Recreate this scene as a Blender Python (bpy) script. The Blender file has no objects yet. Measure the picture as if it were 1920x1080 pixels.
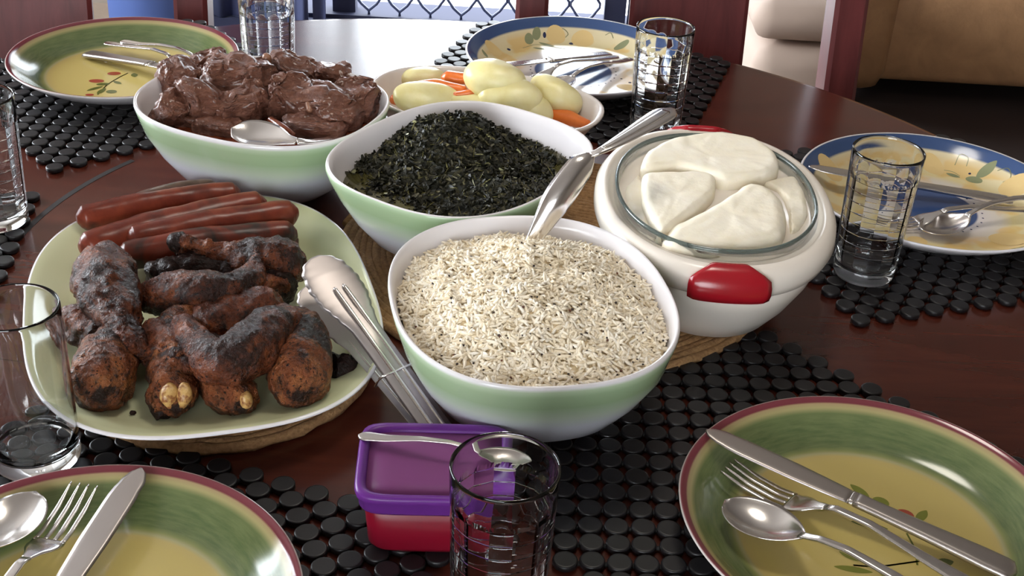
import bpy, math, random
import numpy as np
from mathutils import Vector, Matrix, noise
noise.seed_set(11)

# ------------------------------------------------------------------ camera, world, light, exposure
SC = bpy.context.scene
COL = SC.collection
FPX = 2426.4                       # focal length in pixels of a 1920 px wide frame
PITCH, ROLL, CAMH = math.radians(30.620), math.radians(3.2555), 0.6086
_cp, _sp = math.cos(PITCH), math.sin(PITCH)
FW = Vector((0, _cp, -_sp))
_u0 = Vector((0, _sp, _cp)); _r0 = Vector((1, 0, 0))
RT = _r0 * math.cos(ROLL) + _u0 * math.sin(ROLL)
UP = _u0 * math.cos(ROLL) - _r0 * math.sin(ROLL)
EYE = Vector((0, 0, CAMH))

cam_data = bpy.data.cameras.new('camera')
cam_data.sensor_width = 36.0
cam_data.lens = FPX / 1920 * 36.0
cam_data.clip_start = 0.01
cam = bpy.data.objects.new('camera', cam_data)
COL.objects.link(cam)
M = Matrix((RT, UP, -FW)).transposed().to_4x4()
M.translation = EYE
cam.matrix_world = M
SC.camera = cam

SC.view_settings.view_transform = 'Standard'
SC.view_settings.look = 'None'
SC.view_settings.gamma = 1.0
SC.view_settings.use_curve_mapping = False
SC.view_settings.exposure = 0.68
SC.cycles.use_denoising = True
SC.cycles.max_bounces = 14
SC.cycles.transmission_bounces = 12
SC.cycles.transparent_max_bounces = 12
SC.cycles.sample_clamp_indirect = 4.0
SC.cycles.blur_glossy = 0.6

world = bpy.data.worlds.new('sky'); SC.world = world
world.use_nodes = True
bg = world.node_tree.nodes['Background']
bg.inputs[0].default_value = (0.86, 0.93, 1.0, 1)
bg.inputs[1].default_value = 7.6

def area(name, loc, target, sx, sy, power, col, portal=False):
    d = bpy.data.lights.new(name, 'AREA'); d.shape = 'RECTANGLE'
    d.size = sx; d.size_y = sy; d.energy = power; d.color = col
    if portal: d.cycles.is_portal = True
    o = bpy.data.objects.new(name, d); COL.objects.link(o)
    o.location = loc
    o.rotation_euler = (Vector(target) - Vector(loc)).to_track_quat('-Z', 'Y').to_euler()
    return o
# daylight through the doorway and left window, plus an added front fill
area('door_daylight', (-0.31, 3.96, 0.28), (-0.31, 0, 0.28), 1.5, 2.0, 0, (1, 1, 1), portal=True)
area('window_and_fill_light', (-2.53, 2.35, 0.75), (0, 2.35, 0.75), 1.8, 1.2, 58, (0.90, 0.95, 1.0))
area('window_and_fill_light', (-0.9, -2.13, 0.85), (-0.9, 0, 0.85), 2.0, 1.2, 16, (1.0, 0.95, 0.88))  # soft front fill, from an unseen window added behind the camera

# unseen lamp added above the table to brighten the food (shade built below)
ADDED_LAMP = (0.12, 1.20, 1.42)
area('added_top_light', ADDED_LAMP, (ADDED_LAMP[0], ADDED_LAMP[1], 0), .36, .36, 3.6, (1.0, 0.93, 0.82)).data.shape = 'DISK'

# ------------------------------------------------------------------ helpers
def P(px, py, z):
    """point of the table scene at height z seen at a pixel of the 1920x1080 photograph"""
    d = FW + RT * ((px - 960) / FPX) - UP * ((py - 540) / FPX)
    return EYE + d * ((z - CAMH) / d.z)

def lin(c):
    c = c / 255.0
    return c / 12.92 if c <= 0.04045 else ((c + 0.055) / 1.055) ** 2.4
def C(r, g, b): return (lin(r), lin(g), lin(b), 1.0)

def link(o, parent=None):
    COL.objects.link(o)
    if parent is not None: o.parent = parent
    return o

def mesh(name, V, F, mats, smooth=True, slots=None):
    me = bpy.data.meshes.new(name)
    me.from_pydata([tuple(v) for v in V], [], F)
    if not isinstance(mats, (list, tuple)): mats = [mats]
    for m in mats: me.materials.append(m)
    if smooth: me.polygons.foreach_set('use_smooth', [True] * len(me.polygons))
    if slots is not None: me.polygons.foreach_set('material_index', slots)
    me.update()
    return me

def obj(name, V, F, mats, parent=None, smooth=True, slots=None, loc=None, rotz=None):
    o = bpy.data.objects.new(name, mesh(name, V, F, mats, smooth, slots))
    link(o, parent)
    if loc is not None: o.location = loc
    if rotz is not None: o.rotation_euler = (0, 0, rotz)
    return o

def tag(o, label=None, cat=None, group=None, kind=None):
    if label: o['label'] = label
    if cat: o['category'] = cat
    if group: o['group'] = group
    if kind: o['kind'] = kind
    return o

def empty(name, loc=(0, 0, 0), rotz=0.0):
    o = bpy.data.objects.new(name, None); COL.objects.link(o)
    o.location = loc; o.rotation_euler = (0, 0, rotz)
    o.empty_display_size = 0.02
    return o

def copy_tree(o, parent=None):
    c = o.copy(); COL.objects.link(c)
    c.parent = parent
    for ch in list(o.children): copy_tree(ch, c)
    return c

def loft(rings, cap0=True, cap1=True, close=True):
    V, F = [], []
    n = len(rings[0])
    for r in rings: V += [Vector(p) for p in r]
    for i in range(len(rings) - 1):
        a, b = i * n, (i + 1) * n
        for j in range(n if close else n - 1):
            k = (j + 1) % n
            F.append((a + j, a + k, b + k, b + j))
    if cap0:
        c = sum((Vector(p) for p in rings[0]), Vector()) / n
        V.append(c); ci = len(V) - 1
        for j in range(n): F.append((ci, (j + 1) % n, j))
    if cap1:
        c = sum((Vector(p) for p in rings[-1]), Vector()) / n
        V.append(c); ci = len(V) - 1; b = (len(rings) - 1) * n
        for j in range(n): F.append((ci, b + j, b + (j + 1) % n))
    return V, F

def lathe(profile, seg=64):
    rings = [[(r * math.cos(2 * math.pi * j / seg), r * math.sin(2 * math.pi * j / seg), z) for j in range(seg)] for r, z in profile]
    return loft(rings, profile[0][0] > 1e-5, profile[-1][0] > 1e-5)

def se(a, b, n, seg, z=0.0, cx=0.0, cy=0.0):
    out = []
    for j in range(seg):
        t = 2 * math.pi * j / seg
        c, s = math.cos(t), math.sin(t)
        r = (abs(c / a) ** n + abs(s / b) ** n) ** (-1.0 / n)
        out.append((cx + r * c, cy + r * s, z))
    return out

def box(x0, x1, y0, y1, z0, z1, bev=0.0):
    if bev <= 0:
        V = [(x, y, z) for z in (z0, z1) for y in (y0, y1) for x in (x0, x1)]
        F = [(0, 2, 3, 1), (4, 5, 7, 6), (0, 1, 5, 4), (2, 6, 7, 3), (0, 4, 6, 2), (1, 3, 7, 5)]
        return [Vector(v) for v in V], F
    def rr(i, z):
        pts = []
        for (cx, cy, a0) in ((x1 - bev, y1 - bev, 0), (x0 + bev, y1 - bev, 90), (x0 + bev, y0 + bev, 180), (x1 - bev, y0 + bev, 270)):
            for k in range(4):
                a = math.radians(a0 + 30 * k)
                pts.append((cx + (bev - i) * math.cos(a), cy + (bev - i) * math.sin(a), z))
        return pts
    e = bev
    rings = [rr(e * .999, z0), rr(e * .3, z0 + e * .3), rr(0, z0 + e), rr(0, z1 - e), rr(e * .3, z1 - e * .3), rr(e * .999, z1)]
    return loft(rings)

def join(*parts):
    V, F = [], []
    for v, f in parts:
        o = len(V)
        V += [Vector(p) for p in v]
        F += [tuple(i + o for i in q) for q in f]
    return V, F

def xf(part, mat):
    return [mat @ Vector(p) for p in part[0]], part[1]

def catmull(pts, per=8):
    """pts: list of tuples of any length (position plus radius ...)"""
    A = [np.array(p, float) for p in pts]
    A = [2 * A[0] - A[1]] + A + [2 * A[-1] - A[-2]]
    out = []
    for i in range(1, len(A) - 2):
        for k in range(per):
            t = k / per
            p0, p1, p2, p3 = A[i - 1], A[i], A[i + 1], A[i + 2]
            out.append(.5 * ((2 * p1) + (-p0 + p2) * t + (2 * p0 - 5 * p1 + 4 * p2 - p3) * t * t + (-p0 + 3 * p1 - 3 * p2 + p3) * t ** 3))
    out.append(A[-2])
    return out

def tube(pts, seg=16, per=8, smooth_path=True, squash=1.0):
    """pts: (x,y,z,radius). round tube with tapering radius"""
    S = catmull(pts, per) if smooth_path else [np.array(p, float) for p in pts]
    pos = [Vector(s[:3]) for s in S]
    rings = []
    up = None
    for i, p in enumerate(pos):
        t = (pos[min(i + 1, len(pos) - 1)] - pos[max(i - 1, 0)])
        t = t.normalized() if t.length > 1e-9 else Vector((1, 0, 0))
        if up is None:
            up = Vector((0, 0, 1)) if abs(t.z) < .9 else Vector((1, 0, 0))
        up = (up - t * up.dot(t)).normalized()
        sd = t.cross(up)
        r = max(float(S[i][3]), 1e-5)
        rings.append([p + sd * (r * math.cos(2 * math.pi * j / seg)) + up * (r * squash * math.sin(2 * math.pi * j / seg)) for j in range(seg)])
    return loft(rings)

def wob(V, amp, freq, seed=0, octaves=3, fall=.5):
    """push points about by smooth noise (keeps neighbours together)"""
    o = Vector((seed * 7.31, seed * 3.17, seed * 1.93))
    out = []
    for v in V:
        q = v * freq + o
        d = noise.noise_vector(q)
        s = d * amp
        f, a = freq * 2.1, amp * fall
        for k in range(octaves - 1):
            s += noise.noise_vector(v * f + o) * a
            f *= 2.1; a *= fall
        out.append(v + s)
    return out

def ico(sub=4):
    import bmesh
    bm = bmesh.new(); bmesh.ops.create_icosphere(bm, subdivisions=sub, radius=1.0)
    V = [v.co.copy() for v in bm.verts]; F = [tuple(v.index for v in f.verts) for f in bm.faces]
    bm.free(); return V, F
ICO3, ICO4 = ico(3), ico(5)

def lump(scale, rot, amp, freq, seed, power=1.0, flat=None, base=ICO4, octaves=3, fall=.5):
    """irregular rounded lump around the origin"""
    R = Matrix.Rotation(rot[2], 3, 'Z') @ Matrix.Rotation(rot[1], 3, 'Y') @ Matrix.Rotation(rot[0], 3, 'X')
    V = []
    for v in base[0]:
        q = Vector((math.copysign(abs(v.x) ** power, v.x) * scale[0], math.copysign(abs(v.y) ** power, v.y) * scale[1], math.copysign(abs(v.z) ** power, v.z) * scale[2]))
        if flat is not None and q.z < -scale[2] * flat: q.z = -scale[2] * flat
        V.append(q)
    V = wob(V, amp, freq, seed, octaves, fall)
    return [R @ v for v in V], base[1]

def slab(outline, z0, z1, r, seg=72, amp=0.0, freq=60, seed=0, steps=5, topf=None):
    """solid with rounded edges over a closed outline of (x,y) points"""
    pts = [(x, y, 0) for x, y in outline]
    n = len(pts)
    A = [np.array(p[:2], float) for p in pts]
    res = []
    per = max(2, seg // n)
    for i in range(n):
        p0, p1, p2, p3 = A[i - 1], A[i], A[(i + 1) % n], A[(i + 2) % n]
        for k in range(per):
            t = k / per
            cr = .5 * ((2 * p1) + (-p0 + p2) * t + (2 * p0 - 5 * p1 + 4 * p2 - p3) * t * t + (-p0 + 3 * p1 - 3 * p2 + p3) * t ** 3)
            ln = p1 * (1 - t) + p2 * t
            res.append(cr * .6 + ln * .4)
    N = len(res)
    area2 = sum(res[i][0] * res[(i + 1) % N][1] - res[(i + 1) % N][0] * res[i][1] for i in range(N))
    if area2 < 0: res = res[::-1]
    nor = []
    for i in range(N):
        d = res[(i + 2) % N] - res[i - 2]
        d = d / (np.linalg.norm(d) + 1e-9)
        nor.append(np.array((d[1], -d[0])))
    cen = sum(res) / N
    def ring(ins, z):
        out = []
        for p, q in zip(res, nor):
            w = p - q * ins
            out.append((w[0], w[1], z))
        return out
    rings = []
    for k in range(steps + 1):
        a = math.pi / 2 * k / steps
        rings.append(ring(r * (1 - math.sin(a)), z0 + r * (1 - math.cos(a))))
    for k in range(steps + 1):
        a = math.pi / 2 * k / steps
        rings.append(ring(r * (1 - math.cos(a)), z1 - r * (1 - math.sin(a))))
    top = rings[-1]
    for f in (.8, .6, .4, .2):
        rings.append([(cen[0] + (x - cen[0]) * f, cen[1] + (y - cen[1]) * f, z) for x, y, z in top])
    V, F = loft(rings)
    if topf: V = [Vector((v.x, v.y, v.z + (topf(v.x, v.y) if v.z > (z0 + z1) / 2 else 0))) for v in V]
    if amp: V = wob(V, amp, freq, seed)
    return V, F

def strip(st, m=10, edge=0.5):
    """flat bar along x. stations: (x, y0, halfwidth, z, thickness, dish)"""
    rings = []
    for x, y0, w, z, t, dish in st:
        ring = []
        for k in range(m):
            v = -1 + 2 * k / (m - 1)
            ring.append((x, y0 + w * v, z + t / 2 * max(1 - abs(v) ** 6, 0) ** edge - dish * (1 - v * v)))
        for k in range(m - 2, 0, -1):
            v = -1 + 2 * k / (m - 1)
            ring.append((x, y0 + w * v, z - t / 2 * max(1 - abs(v) ** 6, 0) ** edge - dish * (1 - v * v)))
        rings.append(ring)
    return loft(rings)

def aim(o, a, b, up=(0, 0, 1)):
    """place o with its origin at a and its +x pointing at b"""
    a, b = Vector(a), Vector(b)
    x = (b - a).normalized(); u = Vector(up)
    z = (u - x * u.dot(x)).normalized(); y = z.cross(x)
    m = Matrix((x, y, z)).transposed().to_4x4(); m.translation = a
    o.matrix_world = m
    return o

def fast(name, V, F, mats, parent=None, smooth=True):
    """large numpy mesh: V (n,3), F (m,k)"""
    me = bpy.data.meshes.new(name)
    V = np.asarray(V, np.float32); F = np.asarray(F, np.int32)
    m, k = F.shape
    me.vertices.add(len(V)); me.vertices.foreach_set('co', V.ravel())
    me.loops.add(m * k); me.loops.foreach_set('vertex_index', F.ravel())
    me.polygons.add(m)
    me.polygons.foreach_set('loop_start', np.arange(0, m * k, k, dtype=np.int32))
    me.polygons.foreach_set('loop_total', np.full(m, k, np.int32))
    if smooth: me.polygons.foreach_set('use_smooth', np.ones(m, bool))
    me.materials.append(mats)
    me.update(calc_edges=True); me.validate()
    o = bpy.data.objects.new(name, me)
    return link(o, parent)

# ------------------------------------------------------------------ materials
class N:
    def __init__(s, name):
        s.m = bpy.data.materials.new(name); s.m.use_nodes = True
        s.t = s.m.node_tree; s.b = s.t.nodes['Principled BSDF']
    def n(s, typ, **kw):
        x = s.t.nodes.new(typ)
        for k, v in kw.items(): setattr(x, k, v)
        return x
    def l(s, a, b): s.t.links.new(a, b)
    def set(s, **kw):
        names = dict(col='Base Color', rough='Roughness', metal='Metallic', trans='Transmission Weight', ior='IOR', sss='Subsurface Weight', coat='Coat Weight',
                     coatr='Coat Roughness', alpha='Alpha', spec='Specular IOR Level', sheen='Sheen Weight')
        for k, v in kw.items(): s.b.inputs[names[k]].default_value = v
        return s
    def coord(s, kind='Object'): return s.n('ShaderNodeTexCoord').outputs[kind]
    def map(s, vec, scale=(1, 1, 1), rot=(0, 0, 0), loc=(0, 0, 0)):
        x = s.n('ShaderNodeMapping'); s.l(vec, x.inputs[0])
        x.inputs['Scale'].default_value = scale; x.inputs['Rotation'].default_value = rot; x.inputs['Location'].default_value = loc
        return x.outputs[0]
    def noise(s, vec, scale, detail=4, rough=.55, dist=0.0):
        x = s.n('ShaderNodeTexNoise'); s.l(vec, x.inputs['Vector'])
        x.inputs['Scale'].default_value = scale; x.inputs['Detail'].default_value = detail; x.inputs['Roughness'].default_value = rough; x.inputs['Distortion'].default_value = dist
        return x.outputs['Fac']
    def ramp(s, fac, stops, interp='LINEAR'):
        x = s.n('ShaderNodeValToRGB'); s.l(fac, x.inputs[0]); x.color_ramp.interpolation = interp
        e = x.color_ramp.elements
        while len(e) > 1: e.remove(e[-1])
        e[0].position = stops[0][0]; e[0].color = stops[0][1]
        for p, c in stops[1:]:
            q = e.new(p); q.color = c
        return x.outputs[0]
    def mix(s, fac, a, b, mode='MIX'):
        x = s.n('ShaderNodeMix', data_type='RGBA', blend_type=mode)
        if isinstance(fac, float): x.inputs[0].default_value = fac
        else: s.l(fac, x.inputs[0])
        for i, v in ((6, a), (7, b)):
            if isinstance(v, tuple): x.inputs[i].default_value = v
            else: s.l(v, x.inputs[i])
        return x.outputs[2]
    def math(s, op, a, b=None, clamp=False):
        x = s.n('ShaderNodeMath', operation=op, use_clamp=clamp)
        for i, v in ((0, a), (1, b)):
            if v is None: continue
            if isinstance(v, (int, float)): x.inputs[i].default_value = v
            else: s.l(v, x.inputs[i])
        return x.outputs[0]
    def sep(s, vec):
        x = s.n('ShaderNodeSeparateXYZ'); s.l(vec, x.inputs[0]); return x.outputs
    def col(s, c):
        s.l(c, s.b.inputs['Base Color']); return s
    def rough(s, c):
        s.l(c, s.b.inputs['Roughness']); return s
    def bump(s, h, strength=.3, dist=.001):
        x = s.n('ShaderNodeBump'); x.inputs['Strength'].default_value = strength; x.inputs['Distance'].default_value = dist
        s.l(h, x.inputs['Height']); s.l(x.outputs[0], s.b.inputs['Normal']); return s

W1, W0 = (1, 1, 1, 1), (0, 0, 0, 1)
def plain(name, c, rough=.4, **kw):
    return N(name).set(col=c, rough=rough, **kw).m

MT = {}
# polished reddish wood
def wood(name, c0, c1, rough, scale=6.0, coat=0.0):
    k = N(name).set(rough=rough, coat=coat, coatr=.12, spec=.5 if 'table' in name else .25)
    v = k.map(k.coord(), (1.0, 7.0, 1.0))
    f = k.noise(v, scale, 6, .6, .8)
    k.col(k.ramp(f, [(.3, c0), (.7, c1)]))
    return k.m
MT['table'] = wood('polished_table_wood', C(62, 26, 19), C(85, 39, 27), .19, 5.0)
MT['groove'] = plain('groove_black', C(22, 12, 10), .6)
MT['chair'] = wood('mahogany', C(80, 34, 35), C(108, 50, 51), .38, 5.0)
MT['disc'] = plain('black_disc', C(25, 23, 25), .4, spec=.4)
MT['cord'] = plain('black_cord', C(18, 16, 17), .7)
k = N('jute').set(rough=.85)
v = k.coord()
f = k.noise(v, 260, 4, .6); g = k.noise(v, 40, 3)
k.col(k.mix(g, k.ramp(f, [(.3, C(124, 90, 58)), (.7, C(204, 162, 112))]), C(150, 112, 72)))
k.bump(f, .8, .002); MT['jute'] = k.m

MT['white'] = plain('white_glaze', C(226, 222, 224), .12)
MT['steel'] = N('steel').set(col=C(228, 223, 220), metal=1.0, rough=.2).m
MT['steel_satin'] = N('satin_steel').set(col=C(190, 182, 178), metal=1.0, rough=.34).m
MT['steel_brushed'] = N('brushed_steel').set(col=C(182, 174, 172), metal=1.0, rough=.45).m
MT['glass'] = N('clear_glass').set(col=(.97, .99, 1, 1), rough=0.0, trans=1.0, ior=1.47).m

def rad(k):
    o = k.sep(k.coord())
    r = k.math('SQRT', k.math('ADD', k.math('MULTIPLY', o[0], o[0]), k.math('MULTIPLY', o[1], o[1])))
    a = k.math('ARCTAN2', o[1], o[0])
    return r, a, o
# green hand-painted plate
k = N('green_plate').set(rough=.13)
r, a, o = rad(k)
rn = k.math('MULTIPLY', r, 1 / .14)
base = k.ramp(rn, [(0, C(200, 181, 112)), (.60, C(196, 176, 108)), (.645, C(192, 172, 110)), (.665, C(172, 166, 124)), (.685, C(140, 144, 90)), (.715, C(94, 108, 70)), (.80, C(88, 104, 66)),
                   (.875, C(100, 112, 72)), (.90, C(164, 154, 108)), (.918, C(160, 140, 104)), (.925, C(112, 52, 60)), (.955, C(118, 56, 64)), (.962, C(226, 220, 214)), (1, C(226, 222, 220))])
st = k.n('ShaderNodeCombineXYZ'); k.l(k.math('MULTIPLY', r, 420.0), st.inputs[0]); k.l(k.math('MULTIPLY', a, 5.0), st.inputs[1])
streak = k.noise(st.outputs[0], 1.0, 5, .65)
chk = k.math('MULTIPLY', k.math('SINE', k.math('MULTIPLY', a, 26.0)), k.math('SINE', k.math('MULTIPLY', r, 330.0)))
chk = k.math('ADD', k.math('MULTIPLY', k.math('SINE', k.math('MULTIPLY', a, 26.0)), .5), k.math('MULTIPLY', chk, .3))
ingreen = k.ramp(rn, [(.665, W0), (.715, W1), (.85, W1), (.90, W0)])
m1 = k.mix(k.math('MULTIPLY', k.math('ADD', k.math('MULTIPLY', chk, .5), .5), .38), base, C(68, 86, 52))
base2 = k.mix(ingreen, base, m1)
fac = k.math('MULTIPLY', k.ramp(streak, [(.35, W0), (.75, W1)]), k.math('MULTIPLY', ingreen, .55))
base2 = k.mix(fac, base2, C(128, 134, 92))
k.col(base2); MT['gplate'] = k.m
# blue-rimmed floral plate
k = N('blue_plate').set(rough=.12)
r, a, o = rad(k)
rn = k.math('MULTIPLY', r, 1 / .14)
blot = k.noise(k.coord(), 26, 2, .5)
cream = k.ramp(rn, [(0, C(52, 74, 118)), (.345, C(58, 80, 124)), (.36, C(214, 206, 206)), (.52, C(216, 206, 190)), (.60, C(222, 204, 150)), (.70, C(222, 207, 162)), (.86, C(222, 208, 172))])
yel = k.math('MULTIPLY', k.ramp(blot, [(.50, W0), (.58, W1)]), k.ramp(rn, [(.42, W0), (.52, W1), (.80, W1), (.86, W0)]))
c2 = k.mix(k.math('MULTIPLY', yel, .55), cream, C(222, 176, 92))
rim = k.ramp(rn, [(.865, W0), (.88, W1), (.965, W1), (.972, W0)])
c3 = k.mix(rim, c2, C(62, 84, 126))
c4 = k.mix(k.ramp(rn, [(.966, W0), (.974, W1)]), c3, C(222, 220, 226))
k.col(c4); MT['bplate'] = k.m
MT['leaf'] = plain('painted_green', C(120, 124, 52), .14)
MT['leaf_dark'] = plain('painted_dark_green', C(92, 98, 44), .14)
MT['leaf_grey'] = plain('painted_grey_green', C(138, 142, 108), .14)
MT['berry'] = plain('painted_red', C(158, 74, 56), .14)
MT['flower'] = plain('painted_orange', C(223, 194, 136), .14)
MT['dot'] = plain('painted_navy', C(48, 52, 84), .14)

# bowls with green to white fade
k = N('green_fade_glaze').set(rough=.1)
z = k.sep(k.coord())[2]
k.col(k.ramp(k.math('MULTIPLY', z, 10.0), [(.0, C(222, 222, 234)), (.46, C(220, 223, 232)), (.60, C(196, 210, 192)), (.73, C(160, 184, 146)), (.85, C(164, 188, 150)), (.905, C(184, 204, 172)), (.93, C(228, 226, 228))]))
MT['fade'] = k.m
MT['platter'] = plain('pale_green_glaze', C(208, 209, 170), .1)
MT['cream'] = plain('cream_plastic', C(232, 223, 212), .22)
MT['red'] = plain('red_plastic', C(158, 22, 34), .22)
MT['dish_edge'] = N('dish_edge_glass').set(col=C(128, 142, 140), rough=.03, trans=.75, ior=1.5).m
MT['dish'] = N('dish_glass').set(col=(.95, .98, .97, 1), rough=0.0, trans=1.0, ior=1.5).m
MT['veg_bowl'] = plain('white_stoneware', C(222, 214, 210), .15)
k = N('purple_lid').set(rough=.3, sss=.0, trans=.25, ior=1.3); k.set(col=C(112, 50, 142)); MT['lid'] = k.m
k = N('purple_window').set(rough=.35, trans=.45, ior=1.2); k.set(col=C(150, 84, 140)); MT['lidtop'] = k.m
k = N('red_tub').set(rough=.3, trans=.25, ior=1.3); k.set(col=C(134, 18, 40)); MT['tub'] = k.m
MT['relish'] = plain('red_relish', C(140, 44, 40), .5)

# food
k = N('rice_grain').set(rough=.42, sss=.0)
g = k.n('ShaderNodeNewGeometry').outputs['Random Per Island']
k.col(k.ramp(g, [(0, C(232, 216, 186)), (.35, C(240, 227, 202)), (.8, C(246, 237, 219)), (1, C(249, 243, 230))])); MT['rice'] = k.m
MT['rice_bed'] = plain('rice_bed', C(222, 202, 164), .6)
k = N('mustard_seed').set(rough=.35)
g = k.n('ShaderNodeNewGeometry').outputs['Random Per Island']
k.col(k.ramp(g, [(0, C(30, 22, 20)), (.7, C(48, 30, 24)), (1, C(120, 66, 36))])); MT['seed'] = k.m
k = N('cooked_greens').set(rough=.5, spec=.35)
g = k.n('ShaderNodeNewGeometry').outputs['Random Per Island']
k.col(k.ramp(g, [(0, C(22, 22, 16)), (.5, C(37, 37, 26)), (.8, C(54, 52, 37)), (.96, C(80, 75, 52)), (1, C(124, 118, 84))])); MT['greens'] = k.m
MT['greens_bed'] = plain('greens_bed', C(34, 36, 26), .5)
MT['greens_stalk'] = plain('greens_stalk', C(120, 116, 66), .4)
MT['greens_pale'] = plain('pale_stalk', C(186, 186, 140), .4)
MT['broth'] = plain('olive_broth', C(88, 84, 48), .12)

k = N('grilled_chicken').set(rough=.3)
v = k.coord()
big = k.noise(v, 26, 4, .6, .6); fine = k.noise(v, 220, 5, .65); mid = k.noise(v, 70, 5, .6)
skin = k.ramp(mid, [(.25, C(56, 27, 18)), (.45, C(94, 48, 30)), (.62, C(128, 70, 42)), (.8, C(160, 102, 64))])
char = k.ramp(k.math('ADD', k.math('MULTIPLY', big, .72), k.math('MULTIPLY', fine, .28)), [(.46, W0), (.58, W1)])
sp = k.ramp(k.noise(v, 420, 2), [(.60, W0), (.67, W1)])
k.col(k.mix(sp, k.mix(char, skin, k.ramp(fine, [(.3, C(20, 10, 8)), (.7, C(52, 26, 18))])), C(18, 10, 8)))
k.rough(k.ramp(fine, [(.3, (.16, .16, .16, 1)), (.7, (.34, .34, .34, 1))])); k.set(spec=.24)
k.bump(k.math('ADD', fine, k.math('MULTIPLY', mid, 1.5)), 1.0, .0032); MT['chicken'] = k.m
k = N('grilled_chicken_light').set(rough=.28, spec=.25)
v = k.coord()
big = k.noise(v, 34, 4, .6, .6); fine = k.noise(v, 240, 5, .65); mid = k.noise(v, 60, 5, .6)
skin = k.ramp(mid, [(.25, C(84, 42, 24)), (.45, C(124, 69, 40)), (.65, C(154, 96, 56)), (.85, C(194, 156, 100))])
char = k.ramp(k.math('ADD', k.math('MULTIPLY', big, .7), k.math('MULTIPLY', fine, .3)), [(.46, W0), (.57, W1)])
sp = k.ramp(k.noise(v, 380, 2), [(.59, W0), (.66, W1)])
k.col(k.mix(sp, k.mix(char, skin, C(34, 18, 14)), C(30, 15, 11)))
k.bump(k.math('ADD', fine, k.math('MULTIPLY', mid, 1.5)), 1.0, .003); MT['chicken_light'] = k.m
k = N('char').set(rough=.3, spec=.15); f = k.noise(k.coord(), 300, 4); k.col(k.ramp(f, [(.3, C(16, 12, 12)), (.7, C(46, 28, 24))])); k.bump(f, .9, .002); MT['char'] = k.m
k = N('bone_end').set(rough=.35); f = k.noise(k.coord(), 190, 4, .6); k.col(k.ramp(f, [(.36, C(120, 66, 36)), (.5, C(186, 146, 88)), (.7, C(206, 172, 112))])); k.bump(f, .6, .0015); MT['bone'] = k.m
def sausage_mat(name, c0, c1, c2, dark):
    k = N(name).set(rough=.3, spec=.35)
    v = k.coord()
    f = k.noise(v, 60, 4, .6); g = k.noise(k.map(v, (1, 1, 1)), 24, 3, .6, .5)
    s = k.ramp(f, [(.3, c0), (.7, c1)])
    k.col(k.mix(k.ramp(g, [(dark, W0), (dark + .14, W1)]), s, c2)); k.bump(f, .25, .001)
    return k.m
MT['sausage'] = sausage_mat('red_sausage', C(96, 36, 25), C(128, 57, 38), C(70, 33, 25), .50)
MT['sausage_char'] = sausage_mat('charred_sausage', C(124, 48, 30), C(110, 50, 36), C(52, 38, 34), .42)
MT['sausage_grey'] = sausage_mat('grey_sausage', C(84, 60, 52), C(104, 80, 70), C(56, 42, 38), .5)
k = N('stewed_meat').set(rough=.4, spec=.4, coat=.4, coatr=.16)
v = k.coord(); f = k.noise(k.map(v, (1, 1, 3)), 90, 6, .7, .8); g = k.noise(v, 340, 3)
k.col(k.ramp(f, [(.2, C(76, 42, 31)), (.45, C(110, 66, 50)), (.65, C(132, 86, 66)), (.85, C(160, 114, 90))]))
k.bump(k.math('ADD', f, k.math('MULTIPLY', g, .4)), 1.0, .0036); MT['meat'] = k.m
k = N('gravy').set(rough=.2); f = k.noise(k.coord(), 60, 4); k.col(k.ramp(f, [(.3, C(82, 36, 20)), (.7, C(118, 60, 38))])); k.bump(f, .4, .002); MT['gravy'] = k.m
MT['meat_bone'] = plain('stew_bone', C(138, 98, 76), .35)
k = N('boiled_potato').set(rough=.35, sss=.12); k.b.inputs['Subsurface Radius'].default_value = (.006, .004, .002)
f = k.noise(k.coord(), 40, 4); k.col(k.ramp(f, [(.3, C(226, 212, 144)), (.7, C(238, 230, 182))])); k.bump(k.noise(k.coord(), 160, 3), .25, .001); MT['potato'] = k.m
k = N('boiled_carrot').set(rough=.3); f = k.noise(k.coord(), 50, 4); k.col(k.ramp(f, [(.3, C(218, 96, 34)), (.7, C(236, 130, 58))])); MT['carrot'] = k.m
k = N('maize_porridge').set(rough=.5, sss=.1); k.b.inputs['Subsurface Radius'].default_value = (.008, .006, .003)
f = k.noise(k.coord(), 26, 4); k.col(k.ramp(f, [(.3, C(236, 226, 202)), (.7, C(243, 236, 220))])); k.bump(k.noise(k.coord(), 140, 4, .7), .35, .0012); MT['pap'] = k.m
# ------------------------------------------------------------------ the room
ZF = -0.75
MT['wall'] = plain('wall_paint', C(150, 140, 128), .8)
MT['ceil'] = plain('ceiling_paint', C(140, 134, 128), .85)
k = N('floor_tile').set(rough=.35); f = k.noise(k.coord(), 8, 4); k.col(k.ramp(f, [(.3, C(150, 132, 116)), (.7, C(168, 150, 134))])); MT['floor'] = k.m
MT['frame'] = plain('dark_metal_frame', C(52, 54, 74), .7, spec=.2)
MT['grille'] = plain('grille_paint', C(70, 78, 108), .4)
k = N('curtain_cloth').set(rough=.9); k.set(col=C(72, 78, 112)); MT['curtain'] = k.m
MT['patio'] = plain('patio_concrete', C(226, 224, 220), .8)
MT['blue_cloth'] = plain('blue_cloth', C(62, 84, 140), .8)
MT['floor_sheet'] = plain('dark_sheet', C(48, 34, 30), .95)
k = N('brown_leather').set(rough=.42); f = k.noise(k.coord(), 9, 4, .6, .6); k.col(k.ramp(f, [(.25, C(160, 120, 86)), (.75, C(196, 152, 110))])); k.bump(k.noise(k.coord(), 90, 4), .3, .004); MT['leather'] = k.m

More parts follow.
